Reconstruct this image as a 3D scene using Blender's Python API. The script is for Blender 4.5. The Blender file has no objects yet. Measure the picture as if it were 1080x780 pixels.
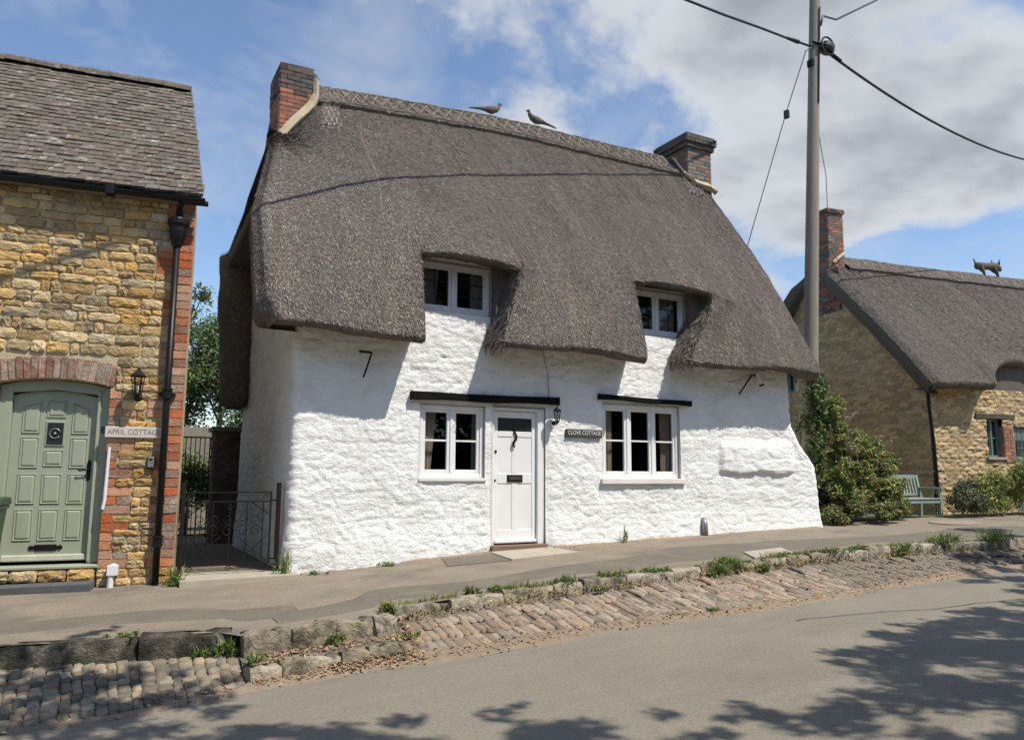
import bpy, math, random
import numpy as np
from mathutils import Matrix, Vector

# ------------------------------------------------------------------ camera, sky, sun, exposure
Z0 = 1.30                       # camera height above the pavement by the stone cottage; all z below are relative to the eye
scene = bpy.context.scene
COL = scene.collection
R = math.radians
random.seed(7)
rng = np.random.default_rng(11)

yaw, pitch, roll = R(28.8), R(7.56), R(0.35)
f_ = Vector((math.sin(yaw) * math.cos(pitch), math.cos(yaw) * math.cos(pitch), math.sin(pitch)))
r_ = Vector((math.cos(yaw), -math.sin(yaw), 0))
u_ = r_.cross(f_)
rr = r_ * math.cos(roll) + u_ * math.sin(roll)
uu = -r_ * math.sin(roll) + u_ * math.cos(roll)
cam_data = bpy.data.cameras.new('camera')
cam = bpy.data.objects.new('camera', cam_data)
COL.objects.link(cam)
cam.matrix_world = Matrix(((rr.x, uu.x, -f_.x, 0), (rr.y, uu.y, -f_.y, 0), (rr.z, uu.z, -f_.z, Z0), (0, 0, 0, 1)))
cam_data.sensor_width = 36
cam_data.lens = 811 / 1080 * 36
cam_data.clip_start = 0.05
cam_data.clip_end = 5000
scene.camera = cam

SUN = np.array([0.64, -1.0, 1.9])
SUN_AZ = math.atan2(0.64, -1.0)
SUN_EL = math.atan2(1.9, math.hypot(0.64, 1.0))
world = bpy.data.worlds.new('World')
scene.world = world
world.use_nodes = True
def build_world():
    nt = world.node_tree; N = nt.nodes; L = nt.links
    N.clear()
    out = N.new('ShaderNodeOutputWorld')
    sky = N.new('ShaderNodeTexSky'); sky.sky_type = 'NISHITA'; sky.sun_disc = False
    sky.sun_elevation = SUN_EL; sky.sun_rotation = SUN_AZ; sky.air_density = 1.0; sky.dust_density = 0.5; sky.ozone_density = 2.6
    bg = N.new('ShaderNodeBackground'); bg.inputs['Strength'].default_value = 0.15
    L.new(sky.outputs[0], bg.inputs['Color'])
    tc = N.new('ShaderNodeTexCoord')
    sep = N.new('ShaderNodeSeparateXYZ'); L.new(tc.outputs['Generated'], sep.inputs[0])
    def math_(op, a, b=None, clamp=False):
        n = N.new('ShaderNodeMath'); n.operation = op; n.use_clamp = clamp
        for i, v in enumerate((a, b)):
            if v is None: continue
            if isinstance(v, (int, float)): n.inputs[i].default_value = v
            else: L.new(v, n.inputs[i])
        return n.outputs[0]
    den = math_('ADD', math_('MAXIMUM', sep.outputs['Z'], 0.0), 0.30)
    cb = N.new('ShaderNodeCombineXYZ')
    L.new(math_('DIVIDE', sep.outputs['X'], den), cb.inputs[0]); L.new(math_('DIVIDE', sep.outputs['Y'], den), cb.inputs[1])
    def noise(scale, detail, rough, off, dist=0.0):
        mp = N.new('ShaderNodeMapping'); L.new(cb.outputs[0], mp.inputs['Vector']); mp.inputs['Location'].default_value = off
        n = N.new('ShaderNodeTexNoise'); L.new(mp.outputs[0], n.inputs['Vector'])
        n.inputs['Scale'].default_value = scale; n.inputs['Detail'].default_value = detail; n.inputs['Roughness'].default_value = rough
        n.inputs['Distortion'].default_value = dist
        return n.outputs[0]
    big = noise(SKY['s1'], 10.0, 0.58, SKY['o1'], 0.15)
    wis = noise(3.6, 9.0, 0.62, (3.1, 8.7, 0), 0.5)
    # a bank of cumulus stands over the street, away from it the sky is broken with thin wisps
    def lobe(az, el, w0, w1):
        d = (math.sin(R(az)) * math.cos(R(el)), math.cos(R(az)) * math.cos(R(el)), math.sin(R(el)))
        vm = N.new('ShaderNodeVectorMath'); vm.operation = 'DOT_PRODUCT'
        L.new(tc.outputs['Generated'], vm.inputs[0]); vm.inputs[1].default_value = d
        mr = N.new('ShaderNodeMapRange'); mr.interpolation_type = 'SMOOTHSTEP'
        L.new(vm.outputs['Value'], mr.inputs['Value']); mr.inputs['From Min'].default_value = math.cos(R(w1)); mr.inputs['From Max'].default_value = math.cos(R(w0))
        return mr.outputs[0]
    b = 0.0
    for (az, el, w0, w1, k) in SKY['lobes']:
        t = math_('MULTIPLY', lobe(az, el, w0, w1), k)
        b = t if isinstance(b, float) else math_('ADD', b, t)
    dens = math_('ADD', big, b)
    mr = N.new('ShaderNodeMapRange'); mr.interpolation_type = 'SMOOTHSTEP'; L.new(dens, mr.inputs['Value'])
    mr.inputs['From Min'].default_value = SKY['lo']; mr.inputs['From Max'].default_value = SKY['hi']
    wm = N.new('ShaderNodeMapRange'); L.new(wis, wm.inputs['Value']); wm.inputs['From Min'].default_value = 0.47; wm.inputs['From Max'].default_value = 0.80; wm.inputs['To Max'].default_value = 0.6
    mask = math_('MAXIMUM', mr.outputs[0], wm.outputs[0], True)
    thick = N.new('ShaderNodeMapRange'); thick.interpolation_type = 'SMOOTHSTEP'; 
    dn2 = math_('ADD', dens, math_('MULTIPLY', math_('SUBTRACT', noise(2.6, 8.0, 0.5, (1.7, 4.2, 0), 0.2), 0.5), 0.55))
    L.new(dn2, thick.inputs['Value'])
    thick.inputs['From Min'].default_value = SKY['t0']; thick.inputs['From Max'].default_value = SKY['t1']
    mx = N.new('ShaderNodeMixRGB'); L.new(thick.outputs[0], mx.inputs[0])
    mx.inputs[1].default_value = (0.86, 0.90, 0.96, 1); mx.inputs[2].default_value = (0.45, 0.495, 0.57, 1)
    bg2 = N.new('ShaderNodeBackground'); L.new(mx.outputs[0], bg2.inputs['Color']); bg2.inputs['Strength'].default_value = 0.68
    mix = N.new('ShaderNodeMixShader'); L.new(mask, mix.inputs[0]); L.new(bg.outputs[0], mix.inputs[1]); L.new(bg2.outputs[0], mix.inputs[2])
    L.new(mix.outputs[0], out.inputs['Surface'])
SKY = dict(s1=2.1, o1=(0.35, 0.2, 0), lo=0.58, hi=0.71, t0=0.68, t1=0.95,
           lobes=[(46, 31, 6, 24, 0.20), (68, 26, 5, 24, 0.13), (60, 9, 2, 10, -0.06)])
build_world()

sun_data = bpy.data.lights.new('sun', 'SUN'); sun_data.energy = 4.8; sun_data.angle = R(0.53); sun_data.color = (1.0, 0.94, 0.84)
sun = bpy.data.objects.new('sun', sun_data); COL.objects.link(sun)
sun.location = (20, -30, 60)
sun.rotation_euler = Vector(-SUN).to_track_quat('-Z', 'Y').to_euler()

vs = scene.view_settings
vs.view_transform = 'Standard'; vs.look = 'None'; vs.exposure = 0.2; vs.gamma = 1.0; vs.use_curve_mapping = False
scene.cycles.max_bounces = 6; scene.cycles.diffuse_bounces = 3; scene.cycles.transparent_max_bounces = 12
scene.cycles.use_denoising = True

# ------------------------------------------------------------------ numeric helpers
def h2(ix, iy, s=0):
    n = (ix.astype(np.int64) * 374761393 + iy.astype(np.int64) * 668265263 + s * 1442695041) & 0xffffffff
    n = ((n ^ (n >> 13)) * 1274126177) & 0xffffffff
    return ((n ^ (n >> 16)) & 0xffffff) / float(0xffffff)
def vnoise(x, y, s=0):
    x = np.asarray(x, float); y = np.asarray(y, float)
    ix = np.floor(x).astype(np.int64); iy = np.floor(y).astype(np.int64)
    fx = x - ix; fy = y - iy
    fx = fx * fx * (3 - 2 * fx); fy = fy * fy * (3 - 2 * fy)
    a = h2(ix, iy, s); b = h2(ix + 1, iy, s); c = h2(ix, iy + 1, s); d = h2(ix + 1, iy + 1, s)
    return (a + (b - a) * fx) * (1 - fy) + (c + (d - c) * fx) * fy
def fbm(x, y, s=0, o=4):
    t = 0; a = 0.5
    for i in range(o):
        t = t + a * (vnoise(x, y, s + i) - 0.5); x = np.asarray(x) * 2.03; y = np.asarray(y) * 2.03; a *= 0.5
    return t
def rubble(x, y, sx, sy, s=0):
    """coursed rubble: returns distance-to-joint (0 at a joint, 1 in a stone) and a random number per stone"""
    px = np.asarray(x) / sx; py = np.asarray(y) / sy
    ix = np.floor(px).astype(np.int64); iy = np.floor(py).astype(np.int64)
    f1 = np.full(px.shape, 9.0); f2 = np.full(px.shape, 9.0); cid = np.zeros(px.shape)
    for dx in (-2, -1, 0, 1, 2):
        for dy in (-1, 0, 1):
            jx = ix + dx; jy = iy + dy
            qx = jx + 0.1 + 0.8 * h2(jx, jy, s) + 0.5 * (jy % 2); qy = jy + 0.25 + 0.5 * h2(jx, jy, s + 1)
            ex = np.abs(px - qx); ey = np.abs(py - qy) * 1.25
            d = (ex ** 3 + ey ** 3) ** (1 / 3)
            near = d < f1
            f2 = np.where(near, f1, np.minimum(f2, d)); cid = np.where(near, h2(jx, jy, s + 2), cid); f1 = np.where(near, d, f1)
    return np.clip((f2 - f1) * 2.2, 0, 1), cid
def sm(a, b, x):
    t = np.clip((np.asarray(x, float) - a) / (b - a), 0, 1)
    return t * t * (3 - 2 * t)

# ------------------------------------------------------------------ materials
MATS = {}
def mat(name, c1, c2=None, scale=8.0, rough=0.8, bump=0.0, bscale=None, rnd=0.0, hue=0.0, attr=False, c3=None, c3scale=1.0, c3lo=0.5, c3hi=0.65,
        metal=0.0, spec=0.5, stretch=(1, 1, 1), coord='pos', detail=6.0, trans=0.0, speck=0.0, sscale=160, c4=None, c4scale=9.0, c4lo=0.62, c4hi=0.72):
    m = bpy.data.materials.new(name); m.use_nodes = True; MATS[name] = m
    nt = m.node_tree; N = nt.nodes; L = nt.links
    p = N['Principled BSDF']
    p.inputs['Roughness'].default_value = rough; p.inputs['Metallic'].default_value = metal
    p.inputs['Specular IOR Level'].default_value = spec
    if coord == 'pos':
        src = N.new('ShaderNodeNewGeometry').outputs['Position']
    else:
        src = N.new('ShaderNodeTexCoord').outputs['Object']
    mp = N.new('ShaderNodeMapping'); L.new(src, mp.inputs['Vector']); mp.inputs['Scale'].default_value = stretch
    def noise(sc, det=detail, ro=0.6):
        n = N.new('ShaderNodeTexNoise'); L.new(mp.outputs[0], n.inputs['Vector'])
        n.inputs['Scale'].default_value = sc; n.inputs['Detail'].default_value = det; n.inputs['Roughness'].default_value = ro
        return n.outputs[0]
    col = None
    if c2 is None: c2 = c1
    rp = N.new('ShaderNodeMapRange'); L.new(noise(scale), rp.inputs['Value']); rp.inputs['From Min'].default_value = 0.32; rp.inputs['From Max'].default_value = 0.68
    mx = N.new('ShaderNodeMixRGB'); L.new(rp.outputs[0], mx.inputs[0]); mx.inputs[1].default_value = (*c1, 1); mx.inputs[2].default_value = (*c2, 1)
    col = mx.outputs[0]
    if c3 is not None:
        rp = N.new('ShaderNodeMapRange'); L.new(noise(c3scale, 8.0, 0.65), rp.inputs['Value']); rp.inputs['From Min'].default_value = c3lo; rp.inputs['From Max'].default_value = c3hi
        mx = N.new('ShaderNodeMixRGB'); L.new(rp.outputs[0], mx.inputs[0]); L.new(col, mx.inputs[1]); mx.inputs[2].default_value = (*c3, 1)
        col = mx.outputs[0]
    if c4 is not None:
        rp = N.new('ShaderNodeMapRange'); L.new(noise(c4scale, 6.0, 0.7), rp.inputs['Value']); rp.inputs['From Min'].default_value = c4lo; rp.inputs['From Max'].default_value = c4hi
        mx = N.new('ShaderNodeMixRGB'); L.new(rp.outputs[0], mx.inputs[0]); L.new(col, mx.inputs[1]); mx.inputs[2].default_value = (*c4, 1); col = mx.outputs[0]
    if speck:
        rp = N.new('ShaderNodeMapRange'); L.new(noise(sscale, 3.0, 0.7), rp.inputs['Value']); rp.inputs['From Min'].default_value = 0.3; rp.inputs['From Max'].default_value = 0.7
        rp.inputs['To Min'].default_value = 1 - speck; rp.inputs['To Max'].default_value = 1 + speck
        mx = N.new('ShaderNodeMixRGB'); mx.blend_type = 'MULTIPLY'; mx.inputs[0].default_value = 1.0; L.new(col, mx.inputs[1]); L.new(rp.outputs[0], mx.inputs[2]); col = mx.outputs[0]
    if attr:
        at = N.new('ShaderNodeAttribute'); at.attribute_name = 'Col'
        mx = N.new('ShaderNodeMixRGB'); mx.blend_type = 'MULTIPLY'; mx.inputs[0].default_value = 1.0
        L.new(col, mx.inputs[1]); L.new(at.outputs['Color'], mx.inputs[2]); col = mx.outputs[0]
    if rnd or hue:
        oi = N.new('ShaderNodeObjectInfo')
        hs = N.new('ShaderNodeHueSaturation')
        a = N.new('ShaderNodeMapRange'); L.new(oi.outputs['Random'], a.inputs['Value']); a.inputs['To Min'].default_value = 1 - rnd; a.inputs['To Max'].default_value = 1 + rnd
        L.new(a.outputs[0], hs.inputs['Value'])
        w = N.new('ShaderNodeTexWhiteNoise'); w.noise_dimensions = '1D'; L.new(oi.outputs['Random'], w.inputs['W'])
        a = N.new('ShaderNodeMapRange'); L.new(w.outputs['Value'], a.inputs['Value']); a.inputs['To Min'].default_value = 0.5 - hue; a.inputs['To Max'].default_value = 0.5 + hue
        L.new(a.outputs[0], hs.inputs['Hue'])
        a = N.new('ShaderNodeMapRange'); L.new(w.outputs['Value'], a.inputs['Value']); a.inputs['To Min'].default_value = 1.2; a.inputs['To Max'].default_value = 0.75
        L.new(a.outputs[0], hs.inputs['Saturation'])
        L.new(col, hs.inputs['Color']); col = hs.outputs[0]
    L.new(col, p.inputs['Base Color'])
    if bump:
        bm = N.new('ShaderNodeBump'); bm.inputs['Strength'].default_value = 1.0; bm.inputs['Distance'].default_value = bump
        L.new(noise(bscale or scale, 8.0, 0.65), bm.inputs['Height']); L.new(bm.outputs[0], p.inputs['Normal'])
    if trans:
        tr = N.new('ShaderNodeBsdfTranslucent'); L.new(col, tr.inputs['Color'])
        ms = N.new('ShaderNodeMixShader'); ms.inputs[0].default_value = trans
        L.new(p.outputs[0], ms.inputs[1]); L.new(tr.outputs[0], ms.inputs[2]); L.new(ms.outputs[0], N['Material Output'].inputs['Surface'])
    return m

mat('limewash', (0.83, 0.83, 0.81), (0.76, 0.76, 0.74), 3.0, 0.9, 0.018, 26, c3=(0.63, 0.62, 0.575), c3scale=1.3, c3lo=0.50, c3hi=0.74, stretch=(1, 1, 1.5), c4=(0.42, 0.40, 0.35), c4scale=6.0, c4lo=0.655, c4hi=0.80)
mat('white_paint', (0.78, 0.78, 0.77), (0.72, 0.72, 0.71), 4.0, 0.42, 0.0006, 60)
mat('grey_white_paint', (0.66, 0.67, 0.67), (0.60, 0.61, 0.61), 4.0, 0.5, 0.0008, 50)
mat('sill_paint', (0.74, 0.73, 0.68), (0.66, 0.65, 0.60), 5.0, 0.6, 0.002, 30)
mat('black_paint', (0.006, 0.006, 0.007), (0.011, 0.011, 0.012), 6.0, 0.42, 0.001, 30, spec=0.25)
mat('black_beam', (0.006, 0.006, 0.007), (0.013, 0.012, 0.012), 5.0, 0.7, 0.01, 20, stretch=(0.4, 1, 3), spec=0.05)
mat('thatch', (0.150, 0.127, 0.107), (0.085, 0.073, 0.063), 30.0, 0.95, 0.016, 110, c3=(0.175, 0.155, 0.134), c3scale=0.9, c3lo=0.5, c3hi=0.75, stretch=(1.8, 0.45, 0.45))
mat('straw', (0.245, 0.205, 0.170), (0.150, 0.124, 0.104), 1.5, 0.9, attr=True, c3=(0.165, 0.153, 0.136), c3scale=0.55, c3lo=0.42, c3hi=0.68, stretch=(2.6, 0.42, 0.42), c4=(0.30, 0.27, 0.225), c4scale=3.2, c4lo=0.62, c4hi=0.74)
mat('ridge_straw', (0.19, 0.165, 0.135), (0.10, 0.088, 0.076), 14.0, 0.95, 0.03, 50, stretch=(1.6, 0.7, 0.7))
mat('spar', (0.30, 0.25, 0.19), (0.20, 0.165, 0.13), 9.0, 0.9)
mat('mesh_wire', (0.10, 0.095, 0.09), None, 9.0, 0.6, metal=0.4)
mat('mortar_fillet', (0.55, 0.46, 0.31), (0.44, 0.37, 0.26), 9.0, 0.95, 0.01, 40)
mat('stone', (0.64, 0.45, 0.205), (0.47, 0.33, 0.16), 9.0, 0.95, 0.055, 18, rnd=0.34, hue=0.010, c3=(0.27, 0.225, 0.155), c3scale=2.6, c3lo=0.50, c3hi=0.70, c4=(0.17, 0.14, 0.10), c4scale=12, c4lo=0.64, c4hi=0.80)
mat('mortar', (0.56, 0.46, 0.29), (0.46, 0.375, 0.235), 12.0, 0.98, 0.012, 60, c3=(0.36, 0.32, 0.24), c3scale=2.4, c3lo=0.5, c3hi=0.7)
mat('brick', (0.53, 0.22, 0.105), (0.40, 0.155, 0.08), 14.0, 0.92, 0.014, 40, rnd=0.25, hue=0.012, c3=(0.33, 0.235, 0.155), c3scale=6.0, c3lo=0.50, c3hi=0.72)
mat('brick_mass', (0.34, 0.155, 0.095), (0.23, 0.11, 0.075), 12.0, 0.95, 0.01, 50, attr=True, c3=(0.15, 0.12, 0.095), c3scale=3.0, c3lo=0.45, c3hi=0.68)
mat('brick_dull', (0.33, 0.17, 0.115), (0.24, 0.13, 0.095), 9.0, 0.95, 0.02, 30, rnd=0.25, hue=0.012, c3=(0.36, 0.30, 0.23), c3scale=6.0, c3lo=0.47, c3hi=0.62)
mat('old_mortar', (0.30, 0.27, 0.22), (0.22, 0.20, 0.17), 9.0, 0.95, 0.01, 50)
mat('tile', (0.150, 0.122, 0.095), (0.085, 0.070, 0.056), 12.0, 0.95, 0.012, 40, rnd=0.20, hue=0.01, c3=(0.36, 0.33, 0.275), c3scale=7.0, c3lo=0.56, c3hi=0.70)
mat('tile_mass', (0.150, 0.122, 0.095), (0.085, 0.070, 0.056), 12.0, 0.95, 0.012, 40, attr=True, c3=(0.36, 0.33, 0.275), c3scale=7.0, c3lo=0.56, c3hi=0.70)
mat('sage_paint', (0.325, 0.355, 0.265), (0.28, 0.31, 0.235), 2.2, 0.5, 0.0016, 30, c4=(0.40, 0.41, 0.33), c4scale=9, c4lo=0.66, c4hi=0.78, stretch=(1, 1, 0.4))
mat('worn_sill', (0.52, 0.52, 0.43), (0.42, 0.43, 0.34), 8.0, 0.7, 0.003, 30)
mat('teal_paint', (0.13, 0.19, 0.175), (0.10, 0.155, 0.145), 4.0, 0.5, 0.001, 40)
mat('bench_paint', (0.27, 0.34, 0.285), (0.20, 0.265, 0.225), 6.0, 0.7, 0.002, 40, c3=(0.25, 0.25, 0.20), c3scale=3.0, c3lo=0.6, c3hi=0.8)
mat('slate', (0.10, 0.105, 0.11), (0.07, 0.075, 0.08), 8.0, 0.8, 0.006, 30)
mat('rubble_wall', (0.47, 0.35, 0.19), (0.37, 0.275, 0.155), 12.0, 0.96, 0.016, 30, attr=True)
mat('asphalt_old', (0.245, 0.200, 0.147), (0.190, 0.158, 0.118), 2.2, 0.95, 0.008, 80, c3=(0.135, 0.117, 0.094), c3scale=0.8, c3lo=0.52, c3hi=0.68, speck=0.34, sscale=60)
mat('asphalt_patch', (0.128, 0.112, 0.086), (0.158, 0.136, 0.102), 2.5, 0.95, 0.008, 90, c3=(0.20, 0.168, 0.128), c3scale=1.6, c3lo=0.55, c3hi=0.72, speck=0.36, sscale=60)
mat('road', (0.226, 0.202, 0.155), (0.190, 0.170, 0.132), 1.1, 0.93, 0.008, 90, c3=(0.160, 0.141, 0.106), c3scale=0.55, c3lo=0.50, c3hi=0.75, stretch=(0.5, 1.3, 1), speck=0.28, sscale=75)
mat('road_edge_dirt', (0.28, 0.215, 0.145), (0.20, 0.155, 0.11), 9.0, 0.98, 0.012, 60)
mat('kerb', (0.40, 0.34, 0.245), (0.26, 0.22, 0.16), 8.0, 0.96, 0.05, 20, rnd=0.25, c3=(0.105, 0.095, 0.070), c3scale=4.0, c3lo=0.48, c3hi=0.62)
mat('kerb_mossy', (0.24, 0.205, 0.15), (0.115, 0.10, 0.073), 10.0, 0.96, 0.07, 30, rnd=0.2, c3=(0.045, 0.046, 0.028), c3scale=3.6, c3lo=0.40, c3hi=0.55)
mat('sett', (0.32, 0.25, 0.178), (0.23, 0.18, 0.13), 9.0, 0.95, 0.014, 45, rnd=0.32, hue=0.008, c3=(0.17, 0.142, 0.112), c3scale=4.0, c3lo=0.5, c3hi=0.7)
mat('cobble_dark', (0.19, 0.165, 0.12), (0.13, 0.115, 0.085), 8.0, 0.93, 0.02, 30, rnd=0.25, c3=(0.09, 0.085, 0.055), c3scale=4.0, c3lo=0.5, c3hi=0.65)
mat('cobble', (0.33, 0.265, 0.175), (0.225, 0.185, 0.128), 8.0, 0.93, 0.014, 40, rnd=0.26, hue=0.01, c3=(0.15, 0.135, 0.10), c3scale=3.0, c3lo=0.5, c3hi=0.7)
mat('verge_soil_path_shade', (0.135, 0.108, 0.078), (0.195, 0.155, 0.108), 10.0, 1.0, 0.02, 50)
mat('concrete', (0.40, 0.355, 0.275), (0.33, 0.295, 0.23), 6.0, 0.95, 0.005, 60)
mat('ground', (0.10, 0.10, 0.05), (0.07, 0.075, 0.035), 0.6, 1.0, 0.02, 3)
mat('wood_pole', (0.30, 0.26, 0.21), (0.20, 0.175, 0.145), 7.0, 0.9, 0.01, 22, stretch=(6, 6, 0.35))
mat('cable', (0.012, 0.012, 0.013), None, 5, 0.5)
mat('thin_wire', (0.05, 0.05, 0.055), None, 5, 0.5)
mat('iron', (0.008, 0.008, 0.009), (0.016, 0.014, 0.013), 12, 0.55, 0.001, 40, spec=0.2)
mat('grey_metal', (0.30, 0.31, 0.32), None, 5, 0.4, metal=0.6)
mat('sign_white', (0.60, 0.55, 0.49), (0.52, 0.47, 0.42), 9, 0.7, 0.002, 40)
mat('sign_text', (0.16, 0.145, 0.13), None, 5, 0.7)
mat('plaque_dark', (0.035, 0.033, 0.033), (0.05, 0.047, 0.045), 9, 0.6)
mat('plaque_text', (0.62, 0.61, 0.58), None, 5, 0.7)
mat('bin_green', (0.028, 0.062, 0.030), (0.035, 0.075, 0.036), 3, 0.45, 0.001, 60)
mat('leaf', (0.060, 0.100, 0.022), (0.095, 0.130, 0.032), 2.0, 0.6, attr=True, trans=0.28)
mat('leaf_tree', (0.052, 0.082, 0.024), (0.080, 0.108, 0.034), 1.5, 0.6, attr=True, trans=0.28)
mat('leaf_olive', (0.085, 0.105, 0.026), (0.135, 0.140, 0.045), 1.6, 0.6, attr=True, trans=0.28, c4=(0.16, 0.11, 0.05), c4scale=2.5, c4lo=0.60, c4hi=0.72)
mat('leaf_grey', (0.085, 0.105, 0.050), (0.120, 0.135, 0.065), 2.0, 0.7, attr=True, trans=0.25)
mat('blossom', (0.34, 0.22, 0.27), (0.42, 0.33, 0.30), 6.0, 0.9, trans=0.2)
mat('dry_leaf', (0.30, 0.185, 0.10), (0.21, 0.125, 0.07), 9.0, 0.9, attr=True)
mat('bark', (0.10, 0.085, 0.065), (0.065, 0.055, 0.042), 9.0, 0.95, 0.02, 30)
mat('curtain_cream', (0.74, 0.66, 0.50), (0.66, 0.58, 0.43), 5, 0.9, trans=0.3)
mat('curtain_grey', (0.58, 0.58, 0.55), (0.48, 0.48, 0.46), 5, 0.9, trans=0.3)
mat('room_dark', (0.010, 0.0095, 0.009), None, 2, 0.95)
mat('plastic_white', (0.72, 0.72, 0.72), None, 5, 0.4)
mat('step_wood', (0.20, 0.13, 0.085), (0.15, 0.10, 0.07), 9, 0.85, 0.004, 40, stretch=(0.5, 4, 4))
mat('insulator', (0.02, 0.02, 0.02), None, 5, 0.4)
def glass_mat(name, tint=0.55):
    m = bpy.data.materials.new(name); m.use_nodes = True; MATS[name] = m
    nt = m.node_tree; N = nt.nodes; L = nt.links; N.remove(N['Principled BSDF'])
    t = N.new('ShaderNodeBsdfTransparent'); t.inputs[0].default_value = (tint, tint, tint, 1)
    g = N.new('ShaderNodeBsdfGlossy'); g.inputs['Roughness'].default_value = 0.02; g.inputs['Color'].default_value = (0.9, 0.9, 0.9, 1)
    fr = N.new('ShaderNodeFresnel'); fr.inputs['IOR'].default_value = 1.45
    ge = N.new('ShaderNodeNewGeometry'); iv = N.new('ShaderNodeMath'); iv.operation = 'SUBTRACT'; iv.inputs[0].default_value = 1.0; L.new(ge.outputs['Backfacing'], iv.inputs[1])
    ml = N.new('ShaderNodeMath'); ml.operation = 'MULTIPLY'; L.new(fr.outputs[0], ml.inputs[0]); L.new(iv.outputs[0], ml.inputs[1])
    mx = N.new('ShaderNodeMixShader'); L.new(ml.outputs[0], mx.inputs[0]); L.new(t.outputs[0], mx.inputs[1]); L.new(g.outputs[0], mx.inputs[2])
    L.new(mx.outputs[0], N['Material Output'].inputs['Surface'])
glass_mat('glass', 0.80)

# ------------------------------------------------------------------ object helpers
def tag(o, label=None, cat=None, group=None, kind=None):
    if label: o['label'] = label
    if cat: o['category'] = cat
    if group: o['group'] = group
    if kind: o['kind'] = kind
    return o
class Frame:
    """a thing's own axes: origin (eye-relative) and a turn about z"""
    def __init__(s, x=0, y=0, z=0, rz=0): s.o = np.array([x, y, z], float); s.rz = rz
def thing(name, label, cat, base=(0, 0, 0), rz=0.0, group=None, kind=None):
    o = bpy.data.objects.new(name, None); COL.objects.link(o)
    o.empty_display_size = 0.2
    o.location = (base[0], base[1], base[2] + Z0); o.rotation_euler = (0, 0, rz)
    o['_base'] = list(base)
    return tag(o, label, cat, group, kind)
def mk(name, me, material, parent=None, loc=None):
    o = bpy.data.objects.new(name, me); COL.objects.link(o)
    if material is not None and len(me.materials) == 0: me.materials.append(MATS[material])
    if parent is not None: o.parent = parent
    if loc is not None: o.location = loc
    return o
def npmesh(name, V, Fq, smooth=True, col=None):
    """mesh from arrays: V (n,3), Fq (m,3 or 4)"""
    V = np.ascontiguousarray(V, dtype=np.float32); Fq = np.ascontiguousarray(Fq, dtype=np.int32)
    me = bpy.data.meshes.new(name); n, k = Fq.shape
    me.vertices.add(len(V)); me.vertices.foreach_set('co', V.ravel())
    me.loops.add(n * k); me.loops.foreach_set('vertex_index', Fq.ravel())
    me.polygons.add(n); me.polygons.foreach_set('loop_start', np.arange(n, dtype=np.int32) * k)
    me.polygons.foreach_set('use_smooth', np.full(n, bool(smooth)))
    me.update(calc_edges=True)
    if col is not None:
        a = me.attributes.new('Col', 'FLOAT_COLOR', 'POINT')
        c = np.ones((len(V), 4), np.float32); c[:, :3] = col
        a.data.foreach_set('color', c.ravel())
    return me
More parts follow.
